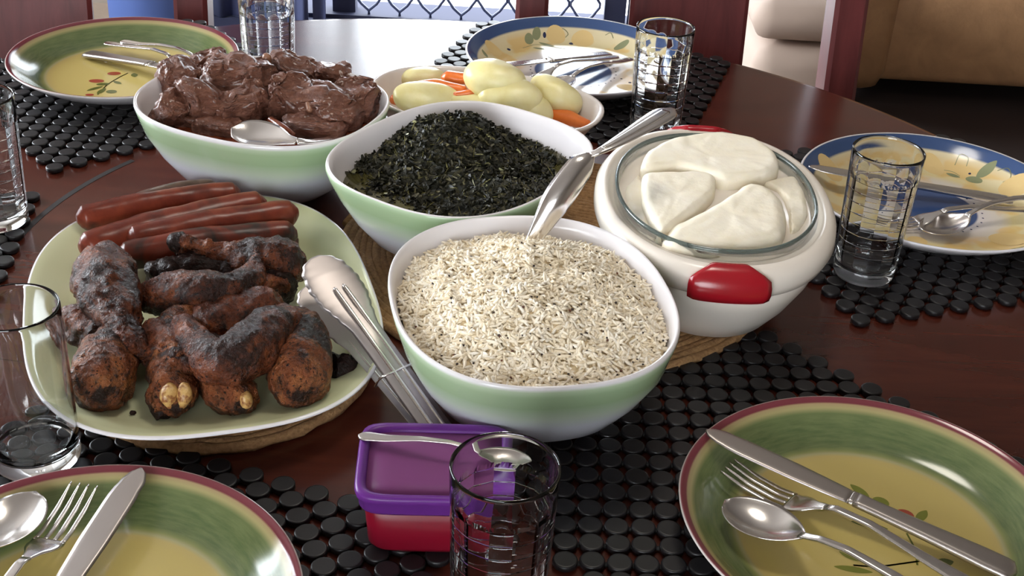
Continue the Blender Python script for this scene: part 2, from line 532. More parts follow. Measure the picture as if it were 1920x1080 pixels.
def struct(name, part, m, parent=None):
    o = obj(name, part[0], part[1], m, parent, smooth=False)
    if parent is None: o['kind'] = 'structure'
    return o

X0, X1, Y0, Y1, ZC = -2.6, 3.0, -2.2, 3.9, 1.85
struct('floor', box(X0 - .1, X1 + .1, Y0 - .1, Y1 + .1, ZF - .06, ZF), MT['floor'])
struct('ceiling', box(X0 - .1, X1 + .1, Y0 - .1, Y1 + .1, ZC, ZC + .08), MT['ceil'])
DX0, DX1, DZ = -1.02, 0.40, 1.32
struct('wall_back', join(box(X0 - .1, DX0, Y1, Y1 + .12, ZF, ZC), box(DX1, X1 + .1, Y1, Y1 + .12, ZF, ZC), box(DX0, DX1, Y1, Y1 + .12, DZ, ZC)), MT['wall'])
wy0, wy1, wz0, wz1 = 1.4, 3.3, .1, 1.4
struct('wall_left', join(box(X0 - .1, X0, Y0, wy0, ZF, ZC), box(X0 - .1, X0, wy1, Y1, ZF, ZC), box(X0 - .1, X0, wy0, wy1, ZF, wz0), box(X0 - .1, X0, wy0, wy1, wz1, ZC)), MT['wall'])
struct('wall_right', box(X1, X1 + .1, Y0, Y1, ZF, ZC), MT['wall'])
vx0, vx1, vz0, vz1 = -1.9, .1, .25, 1.45
struct('wall_front', join(box(X0, vx0, Y0 - .1, Y0, ZF, ZC), box(vx1, X1, Y0 - .1, Y0, ZF, ZC), box(vx0, vx1, Y0 - .1, Y0, ZF, vz0), box(vx0, vx1, Y0 - .1, Y0, vz1, ZC)), MT['wall'])
def window(name, along, c0, c1, z0, z1, pos, sgn):
    w = empty(name); w['kind'] = 'structure'
    t = .05
    def bar(nm, a0, a1, b0, b1):
        if along == 'Y': part = box(min(pos, pos + sgn * .05), max(pos, pos + sgn * .05), a0, a1, b0, b1)
        else: part = box(a0, a1, min(pos, pos + sgn * .05), max(pos, pos + sgn * .05), b0, b1)
        obj(nm, part[0], part[1], MT['white'], w, smooth=False)
    bar('frame', c0 - .03, c1 + .03, z0 - .03, z0 + t); bar('frame', c0 - .03, c1 + .03, z1 - t, z1 + .03)
    bar('frame', c0 - .03, c0 + t, z0 + t, z1 - t); bar('frame', c1 - t, c1 + .03, z0 + t, z1 - t)
    m = (c0 + c1) / 2
    bar('mullion', m - .025, m + .025, z0 + t, z1 - t); bar('mullion', c0 + t, m - .025, (z0 + z1) / 2 - .02, (z0 + z1) / 2 + .02); bar('mullion', m + .025, c1 - t, (z0 + z1) / 2 - .02, (z0 + z1) / 2 + .02)
window('window_1', 'Y', wy0, wy1, wz0, wz1, X0 + .04, 1)
window('fill_window', 'X', vx0, vx1, vz0, vz1, Y0 + .04, 1)  # unseen window added to carry the front fill
struct('patio', box(-6, 6, Y1 + .13, 12, ZF - .10, ZF - .03), MT['patio'])
v, f = lathe([(.05, 0), (.24, -.10), (.245, -.10), (.245, -.095), (.055, .006), (.02, .03), (0, .03)], 48)  # lampshade for the added overhead light
lp = empty('added_pendant_lamp', (ADDED_LAMP[0], ADDED_LAMP[1], ADDED_LAMP[2] + .08)); tag(lp, 'white pendant lamp added out of view to brighten the table', 'lamp')
obj('shade', v, f, MT['ceil'], lp)
v, f = tube([(0, 0, .028, .004), (0, 0, ZC - ADDED_LAMP[2] - .08, .004)], 8, 1, False); obj('cord', v, f, MT['cord'], lp)
# sliding door frame
dr = empty('door_1'); dr['kind'] = 'structure'
def dbar(nm, x0, x1, z0, z1, y0=3.85, y1=3.9):
    v, f = box(x0, x1, y0, y1, z0, z1); obj(nm, v, f, MT['frame'], dr, smooth=False)
dbar('sill', -1.06, DX1 + .1, ZF, ZF + .022, 3.64, 4.0)
dbar('bottom_rail', DX0, DX1, ZF + .022, ZF + .034, 3.82, 3.90)
dbar('head', DX0, DX1, DZ - .05, DZ)
dbar('jamb', DX0, DX0 + .05, ZF + .022, DZ - .05); dbar('jamb', DX1 - .06, DX1, ZF + .022, DZ - .05)
dbar('stile', -.60, -.53, ZF + .022, DZ - .05); dbar('stile', .235, .30, ZF + .022, DZ - .05)
# diamond security grille: each zigzag bar is a part
gr = empty('security_grille', (0, 3.84, ZF + .034))
tag(gr, 'dark diamond-pattern metal security grille across the bright doorway', 'grille')
def zig(sgn):
    pts = []
    hw, hh, fl = .047, .05, .012
    z, s = 0.0, 0
    rings = []
    path = [(0, 0), (0, fl)]
    z = fl; n = 0
    while z < 1.9:
        path.append((sgn * hw * .5, z + hh * .42)); path.append((sgn * hw * .94, z + hh))
        path.append((sgn * hw * .94, z + hh + fl))
        path.append((sgn * hw * .5, z + hh + fl + hh * .58)); path.append((0, z + 2 * hh + fl)); path.append((0, z + 2 * hh + 2 * fl))
        z += 2 * hh + 2 * fl
    return tube([(x, 0, zz, .0045) for x, zz in path], 6, 1, smooth_path=False)
zR, zL = zig(1), zig(-1)
meR, meL = mesh('grille_bar', zR[0], zR[1], MT['grille']), mesh('grille_bar', zL[0], zL[1], MT['grille'])
for i in range(9):
    x = -.487 + .0945 * i
    for me in (meR, meL):
        if x > .235: continue
        o = bpy.data.objects.new('grille_bar', me); link(o, gr); o.location = (x, 0, 0)
# curtains beside the door
def curtain(x0, x1, y, label):
    n = 48
    ringsA, ringsB = [], []
    rings = []
    for z in (ZF + .024, ZF + .4, ZF + 1.2, 1.45):
        a = [(x0 + (x1 - x0) * i / n, y + .018 * math.sin(i / n * math.pi * 2 * (x1 - x0) / .085), z) for i in range(n + 1)]
        b = [(p[0], p[1] + .006, p[2]) for p in a[::-1]]
        rings.append(a + b)
    v, f = loft(rings)
    return tag(obj('curtain', v, f, MT['curtain']), label, 'curtain', 'curtains of the doorway')
curtain(-1.16, -.662, 3.78, 'blue grey curtain hanging left of the diamond grille')
curtain(-.650, -.612, 3.78, 'narrow strip of curtain against the left stile of the doorway')
curtain(.30, .46, 3.78, 'blue grey curtain hanging right of the diamond grille')
# blue pouf, dark floor sheet, sofa
v, f = lathe([(0, 0), (.09, 0), (.115, .03), (.122, .2), (.12, .36), (.105, .44), (.06, .47), (0, .475)], 48)
c = P(203, 22, -.55)
pf = obj('pouf', v, f, MT['blue_cloth'], loc=(c.x + .122, c.y + .02, ZF))
tag(pf, 'round blue pouf on the floor behind the green plate', 'pouf')
v, f = slab([(.5, 2.25), (2.75, 2.25), (2.75, 3.6), (.5, 3.6)], ZF + .001, ZF + .012, .004, 16)  # thin dark brown sheet over the floor below the sofa
tag(obj('floor_sheet', v, f, MT['floor_sheet']), 'dark brown sheet on the floor under the leather sofa', 'floor_sheet')
sf = empty('sofa', (0, 0, ZF + .012)); tag(sf, 'brown leather sofa in the right background', 'sofa')
def sbox(nm, x0, x1, y0, y1, z0, z1, bev, m='leather', amp=.006):
    v, f = box(x0, x1, y0, y1, z0, z1, bev); v = wob(v, amp, 6, len(nm)); return obj(nm, v, f, MT[m], sf)
sbox('base', .82, 2.5, 3.40, 3.86, .06, .40, .03)
sbox('arm', .82, 1.0, 3.37, 3.86, .03, .62, .06)
sbox('arm', 2.5, 2.7, 3.37, 3.86, .03, .62, .06)
sbox('seat_cushion', 1.01, 1.74, 3.36, 3.70, .405, .54, .05)
sbox('seat_cushion', 1.76, 2.49, 3.36, 3.70, .405, .54, .05)
sbox('backrest', 1.01, 2.49, 3.70, 3.86, .405, .90, .06)
for x in (.88, 2.64):
    for y in (3.42, 3.81):
        v, f = box(x - .025, x + .025, y - .025, y + .025, 0, .06, .004); obj('foot', v, f, MT['chair'], sf)

MT['cream_cloth'] = plain('cream_upholstery', C(186, 166, 152), .8)
ot = empty('footstool', (.67, 3.15, ZF + .012)); tag(ot, 'cream upholstered footstool left of the brown sofa', 'footstool')
v, f = box(-.115, .115, -.16, .20, .02, .285, .05); obj('body', wob(v, .006, 7, 2), f, MT['cream_cloth'], ot)
v, f = box(-.125, .125, -.15, .21, .29, .40, .045); obj('cushion', wob(v, .006, 7, 4), f, MT['cream_cloth'], ot)
for x in (-.08, .08):
    for y in (-.12, .16):
        v, f = box(x - .015, x + .015, y - .015, y + .015, 0, .025, .003); obj('foot', v, f, MT['chair'], ot)
# ------------------------------------------------------------------ table
TC = Vector((-.096, 1.037, 0)); TR = .73
tb = empty('dining_table', (TC.x, TC.y, ZF)); tag(tb, 'round polished red-brown wooden dining table carrying the whole meal', 'table')
zt = -ZF
v, f = lathe([(0, zt - .03), (.70, zt - .03), (.722, zt - .026), (.73, zt - .015), (.728, zt - .006), (.722, zt - .001), (.714, zt), (.5, zt), (.3, zt), (0, zt)], 160)
obj('table_top', v, f, MT['table'], tb)
rings = []
for i in range(25):
    an = math.radians(146 + 30 * i / 24); r0 = .3755 + .007 * (1 - i / 24)
    rings.append([((r0 + dr_) * math.cos(an), (r0 + dr_) * math.sin(an), zt + dz_) for dr_, dz_ in ((-.0032, -.001), (.0032, -.001), (.0030, .0004), (-.0030, .0004))])
v, f = loft(rings); obj('dark_inlay', v, f, MT['groove'], tb, smooth=False)
v, f = lathe([(.56, zt - .09), (.585, zt - .09), (.585, zt - .0305), (.56, zt - .0305)], 96); obj('apron', v, f, MT['table'], tb)
v, f = lathe([(0, .10), (.10, .10), (.11, .16), (.07, .24), (.06, .45), (.09, .58), (.16, zt - .0305), (0, zt - .0305)], 40); obj('pedestal', v, f, MT['table'], tb)
for i in range(4):
    a = math.pi / 4 + i * math.pi / 2
    v, f = tube([(.06 * math.cos(a), .06 * math.sin(a), .16, .045), (.2 * math.cos(a), .2 * math.sin(a), .12, .04), (.38 * math.cos(a), .38 * math.sin(a), .05, .034), (.45 * math.cos(a), .45 * math.sin(a), .034, .034)], 12, 5)
    obj('foot', v, f, MT['table'], tb)

# ------------------------------------------------------------------ chairs
def chair(ang, bx_, by_, label):
    r = empty('dining_chair', (bx_, by_, ZF), ang)
    tag(r, label, 'chair', 'chairs around the table')
    # local +x = away from the table, y = sideways
    h = .45
    def pt(x, y, z): return (x + .2 * max(z - h, 0) - .06, y, z)
    def post(nm, y, w, d, z0, z1):
        rings = []
        for z in np.linspace(z0, z1, 8):
            c = pt(0, y, z)
            b = .006
            rings.append([(c[0] + sx * (d - (b if q else 0)), c[1] + sy * (w - (0 if q else b)), z) for sx, sy, q in ((-1, -1, 0), (-1, -1, 1), (1, -1, 1), (1, -1, 0), (1, 1, 0), (1, 1, 1), (-1, 1, 1), (-1, 1, 0))])
        v, f = loft(rings); obj(nm, v, f, MT['chair'], r, smooth=False)
    post('back_post', -.231, .024, .036, 0, 1.08); post('back_post', .231, .024, .036, 0, 1.08)
    post('splat', 0, .087, .010, h + .03, 1.02)
    def rail(nm, z0, z1, d):
        x = pt(0, 0, (z0 + z1) / 2)[0]
        v, f = box(x - d, x + d, -.262 if z0 > 1 else -.20, .262 if z0 > 1 else .20, z0, z1, .006); obj(nm, v, f, MT['chair'], r, smooth=False)
    rail('top_rail', 1.022, 1.10, .02); rail('lower_rail', h - .03, h + .03, .014)
    v, f = box(-.50, -.085, -.23, .23, h - .02, h + .025, .018); obj('seat', v, f, MT['chair'], r)
    for y in (-.20, .20):
        v, f = box(-.48, -.44, y - .02, y + .02, 0, h - .02, .004); obj('leg', v, f, MT['chair'], r, smooth=False)
        v, f = box(-.44, -.08, y - .012, y + .012, .2, .23, .003); obj('stretcher', v, f, MT['chair'], r, smooth=False)
    return r
chair(math.radians(96), -.717, 1.80, 'dark wooden dining chair behind the back green plate')
chair(math.radians(90), .237, 1.86, 'reddish wooden dining chair behind the back blue-rimmed plate')

# ------------------------------------------------------------------ bead placemats
def disc_mesh():
    R, z0, z1, b = .0088, .0008, .0060, .0011
    prof = [(R - b, z0), (R, z0 + b), (R, z1 - b), (R - b * .3, z1 - b * .3), (R - b, z1), (R - b * 1.6, z1), (R * .5, z1)]
    v, f = lathe(prof, 20)
    return v, f
dv, df = disc_mesh()
DISC = mesh('disc', dv, df, MT['disc'])
seats = dict(A=((-.25, .564), 'black bead placemat under the near left green plate'),
             B=((.258, .695), 'black bead placemat under the near right green plate'),
             C=((-.639, .95), 'black bead placemat at the left edge under the left tumbler'),
             D=((-.48, 1.464), 'black bead placemat under the back left green plate'),
             E=((.062, 1.558), 'black bead placemat under the back blue-rimmed plate'),
             F=((.431, 1.221), 'black bead placemat under the right blue-rimmed plate'))
rnd = random.Random(4)
SEAT = {}
for key, ((cx, cy), label) in seats.items():
    ang = math.atan2(cy - TC.y, cx - TC.x)
    SEAT[key] = ang
    lift = .0045 if key == 'A' else 0.0
    m = empty('bead_placemat', (cx, cy, 0), ang)
    tag(m, label, 'placemat', 'black bead placemats')
    cells = []
    row = 0
    x = -.182 - (.0131 * 4 if key == 'B' else 0)
    while x <= .152:
        y = -.1703 + (.0131 if row % 2 else 0)
        while y <= .172:
            cells.append((x, y)); y += .0262
        x += .0131; row += 1
    cells.sort(key=lambda c: (math.hypot(c[0], c[1]) < .096, c[0]))
    for i, (x, y) in enumerate(cells[:300]):
        o = bpy.data.objects.new('disc', DISC); link(o, m)
        o.location = (x + rnd.uniform(-.0005, .0005), y + rnd.uniform(-.0005, .0005), 0)
        o.rotation_euler = (rnd.uniform(-.03, .03), rnd.uniform(-.03, .03), rnd.uniform(0, 6))
    rest = cells[300:]
    if rest:
        V, F = [], []
        for x, y in rest:
            o0 = len(V)
            V += [(p[0] + x, p[1] + y, p[2]) for p in dv]; F += [tuple(i + o0 for i in q) for q in df]
        tag(obj('more_discs', V, F, MT['disc'], m), kind='stuff')
    parts = []
    s = .01853
    lo, hi = (-.182 - (.0131 * 4 if key == 'B' else 0), -.1703), (.150, .170)
    for sg in (1, -1):
        c = -.36
        for i in range(-14, 42):
            # line x - sg*y = const, cut to the rectangle
            k0 = -.182 + .1703 * sg * 1.0 + i * .0262 - (.0262 * 13 if sg > 0 else 0)
            pts = []
            for t in np.linspace(lo[1], hi[1], 60):
                xx = k0 + sg * t
                if lo[0] <= xx <= hi[0]: pts.append((xx, t))
            if len(pts) > 3:
                a, b = pts[0], pts[-1]
                parts.append(tube([(a[0], a[1], .0022, .0018), (b[0], b[1], .0022, .0018)], 6, 1, False))
    v, f = join(*parts)
    obj('cord', v, f, MT['cord'], m)

# ------------------------------------------------------------------ jute mats (coiled braid)
def jute(cx, cy, R, label):
    m = empty('jute_mat', (cx, cy, 0)); tag(m, label, 'mat', 'round jute mats')
    turns = R / .0068
    pts = []
    n = int(turns * 60)
    for i in range(n + 1):
        t = i / n
        a = t * turns * 2 * math.pi
        r = .004 + (R - .0085) * t
        pts.append((r * math.cos(a), r * math.sin(a), .0050 + .0005 * math.sin(a * 17), .0047 + .0005 * math.sin(r * a * 900)))
    v, f = tube(pts, 8, 1, False, squash=1.0)
    v = wob(v, .0012, 170, 3, 2)
    v = [Vector((p.x, p.y, max(p.z, .0003))) for p in v]
    obj('braid', v, f, MT['jute'], m)
    return m
jute(-.238, .882, .130, 'round jute mat under the chicken platter')
jute(.039, 1.087, .214, 'large round jute mat under the casserole and the rice bowl')
# ------------------------------------------------------------------ plates
ZM = .0062     # top of the bead mats
def plate_profile(R):
    s = R / .135
    outer = [(0, .001), (.074, .001), (.078, 0), (.083, 0), (.087, .003), (.108, .0105), (.124, .0205), (.1335, .0275), (.135, .0295)]
    inner = [(.1343, .0306), (.1325, .0303), (.1285, .0275), (.1215, .0218), (.113, .0150), (.104, .0096), (.097, .0072), (.090, .0062), (.05, .0055), (0, .0055)]
    return [(r * s, z) for r, z in outer], [(r * s, z) for r, z in inner]
def zin(r, R):
    _, inner = plate_profile(R)
    rs = [p[0] for p in inner][::-1]; zs = [p[1] for p in inner][::-1]
    return float(np.interp(r, rs, zs))
def plate(cx, cy, R, m, label, rotz, group):
    o_, i_ = plate_profile(R)
    v, f = lathe(o_ + i_, 128)
    o = obj('dinner_plate', v, f, [MT['white'], m])
    n_out = (len(o_) - 1) * 128
    o.data.polygons.foreach_set('material_index', [0 if k < n_out else 1 for k in range(len(o.data.polygons))])
    o.location = (cx, cy, ZM); o.rotation_euler = (0, 0, rotz)
    return tag(o, label, 'plate', group)
def on_plate(px, py, pc, R):
    z = ZM + .006
    for _ in range(40):
        q = P(px, py, z); z = .7 * z + .3 * (ZM + zin(math.hypot(q.x - pc[0], q.y - pc[1]), R))
    return q
def decal(nm, pl, pc, R, rot, shapes, m):
    """flat painted shapes on the plate: (px, py, length, width, angle, pointed)"""
    cs, sn = math.cos(-rot), math.sin(-rot)
    for px, py, L, Wd, ang, pt in shapes:
        V, F = [], []
        q = on_plate(px, py, pc, R); cx, cy = q.x - pc[0], q.y - pc[1]
        n = 20; rings = []
        o0 = len(V)
        for s in (0, .5, 1.0):
            for j in range(n):
                t = 2 * math.pi * j / n
                x = L / 2 * math.cos(t); y = Wd / 2 * math.sin(t)
                if pt: y *= (1 - abs(math.cos(t)) ** 3 * .55)
                x, y = x * s, y * s
                xx = cx + x * math.cos(ang) - y * math.sin(ang); yy = cy + x * math.sin(ang) + y * math.cos(ang)
                lx, ly = xx * cs - yy * sn, xx * sn + yy * cs
                V.append((lx, ly, zin(math.hypot(lx, ly), R) + .00022))
        for k in range(2):
            for j in range(n):
                a, b = o0 + k * n + j, o0 + k * n + (j + 1) % n
                F.append((a, b, b + n, a + n))
        obj(nm, V, F, m, pl)
def stem(nm, pl, pc, R, rot, lines, m, w=.0007):
    V, F = [], []
    cs, sn = math.cos(-rot), math.sin(-rot)
    for ln in lines:
        pts = catmull([tuple((on_plate(px, py, pc, R) - Vector((pc[0], pc[1], 0)))[:2]) for px, py in ln], 8)
        for i, p in enumerate(pts):
            d = pts[min(i + 1, len(pts) - 1)] - pts[max(i - 1, 0)]; d = d / (np.linalg.norm(d) + 1e-9)
            for sg in (-1, 1):
                xx, yy = p[0] - d[1] * w * sg, p[1] + d[0] * w * sg
                lx, ly = xx * cs - yy * sn, xx * sn + yy * cs
                V.append((lx, ly, zin(math.hypot(lx, ly), R) + .00018))
            if i:
                b = len(V); F.append((b - 4, b - 3, b - 1, b - 2))
        obj(nm, V, F, m, pl)

GP = 'green hand-painted dinner plates'; BP = 'blue-rimmed floral dinner plates'
pA, pB, pD, pE, pF = (-.25, .564), (.258, .695), (-.48, 1.464), (.062, 1.558), (.431, 1.221)
plA = plate(*pA, .135, MT['gplate'], 'green and yellow plate in the near left corner, cropped by the frame', .4, GP)
plB = plate(*pB, .135, MT['gplate'], 'green and yellow plate with berry sprigs in the near right corner', 1.1, GP)
plD = plate(*pD, .135, MT['gplate'], 'green and yellow plate at the back left behind the meat bowl', 2.0, GP)
plE = plate(*pE, .138, MT['bplate'], 'cream floral plate with blue rim at the back, behind the potato bowl', .3, BP)
plF = plate(*pF, .138, MT['bplate'], 'yellow floral plate with dark blue rim at the right, behind a tumbler', 2.2, BP)
decal('painted_leaf', plB, pB, .135, 1.1, [(1537, 950, .0155, .010, .1, 0), (1651, 942, .0125, .0115, -.6, 0), (1612, 921, .018, .007, -.9, 1), (1728, 968, .0165, .007, .9, 1), (1598, 1040, .019, .011, -.5, 0), (1655, 1072, .017, .007, -1.1, 1), (1600, 1068, .026, .006, -.15, 1)], MT['leaf'])
decal('painted_leaf', plB, pB, .135, 1.1, [(1630, 985, .026, .006, -.25, 1), (1770, 1055, .014, .008, .2, 1)], MT['leaf_dark'])
decal('painted_berry', plB, pB, .135, 1.1, [(1556, 912, .012, .011, 0, 0), (1696, 966, .0135, .0125, -.3, 0)], MT['berry'])
stem('painted_stem', plB, pB, .135, 1.1, [[(1600, 1060), (1650, 1062), (1740, 1050)], [(1700, 1000), (1715, 1030), (1720, 1060)]], MT['leaf_dark'])
decal('painted_leaf', plD, pD, .135, 2.0, [(193, 158, .015, .008, .3, 0), (178, 166, .022, .006, .9, 1), (190, 171, .020, .007, 1.4, 1), (209, 172, .0125, .011, 0, 0), (220, 155, .014, .006, -.6, 1), (252, 141, .013, .008, -1.2, 1), (283, 122, .012, .012, 0, 0)], MT['leaf_dark'])
decal('painted_berry', plD, pD, .135, 2.0, [(214, 138, .016, .011, .15, 0), (181, 152, .018, .011, .05, 0), (168, 178, .010, .007, .1, 0)], MT['berry'])
stem('painted_stem', plD, pD, .135, 2.0, [[(183, 178), (200, 160), (222, 146), (240, 137)], [(200, 160), (190, 156)]], MT['leaf_dark'])
for pl, pc, rot, lv, fl, dk in (
    (plE, pE, .3, [(992, 74, .02, .012, 1.5, 0), (1006, 64, .02, .011, 1.4, 0), (1165, 86, .022, .011, .5, 0), (1025, 84, .022, .006, -.3, 1), (1010, 91, .016, .005, -.2, 1), (909, 101, .014, .006, -1.0, 1)],
     [(1042, 68, .026, .03, 0, 0), (1092, 76, .03, .03, .3, 0), (925, 92, .02, .025, .8, 0), (1185, 165, .04, .02, -.3, 0)], [(954, 93, .005, .005, 0, 0), (1021, 66, .0045, .009, 0, 0), (1071, 82, .006, .006, 0, 0), (1165, 148, .003, .003, 0, 0), (1181, 155, .004, .004, 0, 0)]),
    (plF, pF, 2.2, [(1849, 320, .026, .012, .5, 1), (1826, 338, .018, .012, -.5, 0), (1787, 329, .016, .006, -.6, 1), (1905, 466, .03, .008, .2, 1)],
     [(1748, 312, .022, .034, .3, 0), (1905, 350, .035, .03, .0, 0), (1556, 318, .026, .034, .5, 0), (1900, 450, .05, .03, .0, 0), (1720, 452, .02, .02, 0, 0)], [(1818, 326, .003, .003, 0, 0)])):
    decal('painted_flower', pl, pc, .138, rot, fl, MT['flower'])
    decal('painted_leaf', pl, pc, .138, rot, lv, MT['leaf_grey'])
    V, F = [], []
    decal('painted_dot', pl, pc, .138, rot, dk, MT['dot'])
    for j in range(30):
        a = 2 * math.pi * j / 30
        o0 = len(V)
        for q in range(8):
            V.append((.0545 * math.cos(a) + .0012 * math.cos(q * math.pi / 4), .0545 * math.sin(a) + .0012 * math.sin(q * math.pi / 4), zin(.0545, .138) + .0002))
        F.append(tuple(range(o0, o0 + 8)))
    tag(obj('painted_ring_of_dots', V, F, MT['dot'], pl), kind='stuff')
stem('painted_stem', plF, pF, .138, 2.2, [[(1790, 310), (1800, 290), (1815, 296), (1812, 312)], [(1870, 320), (1890, 316), (1895, 332), (1880, 342)], [(1762, 318), (1785, 322), (1800, 330)]], MT['leaf_grey'], .0004)
stem('painted_stem', plE, pE, .138, .3, [[(1040, 60), (1055, 54), (1065, 64), (1055, 74)], [(1135, 66), (1145, 62), (1150, 72)], [(980, 90), (1010, 84), (1060, 92)]], MT['leaf_grey'], .0005)

# ------------------------------------------------------------------ cutlery
def interp(tab, x): return float(np.interp(x, [t[0] for t in tab], [t[1] for t in tab]))
def spoon(label, s=1.0, group='cutlery on the plates', m='steel', plain_handle=True, name='spoon'):
    r = empty(name); tag(r, label, 'spoon', group)
    Lb = .064
    st = []
    for i in range(25):
        u = i / 24
        x = Lb * u
        w = .0212 * (math.sin(math.pi * min(u, 1) ** .85) ** .62) if 0 < u < 1 else 0.0004
        w = max(w, .0035 if u > .5 else .0004)
        st.append((x * s, 0, w * s, (.0095 + .003 * u ** 3) * s, .0016 * s, (.0085 * math.sin(math.pi * min(u * 1.03, 1)) ** .8 if u < .97 else 0) * s))
    v, f = strip(st, 17); obj('bowl', v, f, MT[m], r)
    hw = [(.06, .0038), (.075, .0032), (.10, .0036), (.14, .005), (.18, .0078), (.195, .0088), (.202, .007), (.2045, .001)]
    hz = [(.06, .0122), (.075, .0165), (.095, .019), (.13, .0165), (.17, .009), (.2045, .006)]
    st = [(x * s, 0, interp(hw, x) * s, interp(hz, x) * s, (.0028 if x > .07 else .0022) * s, 0) for x in np.linspace(.060, .2045, 40)]
    v, f = strip(st, 9); obj('handle', v, f, MT[m], r)
    if not plain_handle:
        st = [(x * s, 0, interp(hw, x) * s * .45, (interp(hz, x) + .0008) * s, .0026 * s, 0) for x in np.linspace(.15, .196, 12)]
        v, f = strip(st, 7); obj('handle_ridge', v, f, MT[m], r)
    return r
def fork(label, s=1.0, group='cutlery on the plates', m='steel'):
    r = empty('fork'); tag(r, label, 'fork', group)
    cz = [(0, .0075), (.02, .0032), (.04, .0018), (.055, .0035), (.068, .009), (.085, .0155), (.11, .0165), (.15, .011), (.2, .006)]
    for k in range(4):
        y = (-1.5 + k) * .0062
        st = [(x * s, y * s, (.0006 + .0013 * min(1, x / .02)) * s, interp(cz, x) * s, .0019 * s, 0) for x in np.linspace(0, .052, 18)]
        v, f = strip(st, 6); obj('tine', v, f, MT[m], r)
    hw = [(.0505, .0113), (.058, .0116), (.064, .0098), (.07, .006), (.078, .0036), (.10, .0036), (.14, .005), (.18, .0075), (.196, .0086), (.202, .007), (.2045, .001)]
    st = [(x * s, 0, interp(hw, x) * s, interp(cz, x) * s, .0024 * s, 0) for x in np.linspace(.0505, .078, 16)]
    v, f = strip(st, 9); obj('head', v, f, MT[m], r)
    st = [(x * s, 0, interp(hw, x) * s, interp(cz, x) * s, .0027 * s, 0) for x in np.linspace(.078, .2045, 36)]
    v, f = strip(st, 9); obj('handle', v, f, MT[m], r)
    return r
def knife(label, s=1.0, group='cutlery on the plates', m='steel_satin', mh='steel_satin'):
    r = empty('table_knife'); tag(r, label, 'knife', group)
    bw = [(0, .001), (.004, .0055), (.012, .0085), (.03, .0102), (.07, .0102), (.10, .0088), (.114, .0078)]
    st = [(x * s, (.0006 if x < .02 else 0) * s, interp(bw, x) * s, .0035 * s, .0014 * s, 0) for x in np.concatenate([np.linspace(0, .012, 8), np.linspace(.016, .114, 24)])]
    v, f = strip(st, 9); obj('blade', v, f, MT[m], r)
    st = [(x * s, 0, .0079 * s, .0035 * s, (.0045) * s, 0) for x in np.linspace(.113, .117, 4)]
    v, f = strip(st, 9); obj('collar', v, f, MT['steel'], r)
    hw = [(.117, .0074), (.13, .0072), (.17, .0085), (.21, .0108), (.226, .0108), (.2295, .008), (.2305, .001)]
    ht = [(.117, .0052), (.2, .0064), (.225, .0058), (.2305, .003)]
    st = [(x * s, 0, interp(hw, x) * s, .0035 * s, interp(ht, x) * s, 0) for x in np.linspace(.117, .2305, 30)]
    v, f = strip(st, 11, .45); obj('handle', v, f, MT[mh], r)
    return r
# near right plate
aim(knife('steel table knife across the rim of the near right green plate'), (.148, .771, .0365), (.346, .656, .0185))
aim(fork('steel fork lying between knife and spoon on the near right plate'), (.163, .745, .0215), (.322, .623, .022))
aim(spoon('steel spoon nearest the tub side on the near right green plate'), (.157, .705, .0195), (.307, .573, .0335))
# near left plate
aim(knife('steel table knife resting on the near left green plate, right of the fork'), (-.246, .690, .0375), (-.284, .463, .022))
aim(fork('steel fork between spoon and knife on the near left green plate'), (-.281, .677, .0275), (-.311, .479, .022))
aim(spoon('steel spoon at the left edge of the near left green plate'), (-.309, .664, .0275), (-.358, .47, .028))
# back left plate
aim(knife('shiny table knife on the back left green plate, nearest the camera', .96), (-.351, 1.406, .0365), (-.544, 1.512, .0125))
aim(fork('shiny fork on the back left green plate beside the knife', .86), (-.372, 1.449, .0200), (-.511, 1.526, .0185))
aim(spoon('shiny spoon on the back left green plate, farthest from the camera', .80), (-.356, 1.463, .0205), (-.495, 1.527, .0225))
# back blue plate
aim(knife('shiny table knife on the back blue-rimmed plate, farthest from the potatoes', .88, m='steel', mh='steel'), (-.05, 1.490, .0335), (.107, 1.608, .0145))
aim(fork('shiny fork in the middle of the back blue-rimmed plate', .90), (-.014, 1.471, .0215), (.117, 1.594, .0145))
aim(spoon('shiny spoon on the back blue-rimmed plate, nearest the tumbler', .86, plain_handle=False), (.025, 1.457, .0185), (.134, 1.587, .0150))
# right blue plate
aim(knife('table knife on the right blue-rimmed plate, farthest from the camera', .95, m='steel', mh='steel'), (.306, 1.253, .0335), (.525, 1.237, .0135))
aim(fork('fork across the middle of the right blue-rimmed plate', .95), (.358, 1.161, .0165), (.545, 1.208, .0175))
aim(spoon('spoon on the right blue-rimmed plate with its handle over the fork', .95, plain_handle=False), (.405, 1.150, .0130), (.572, 1.241, .0225))

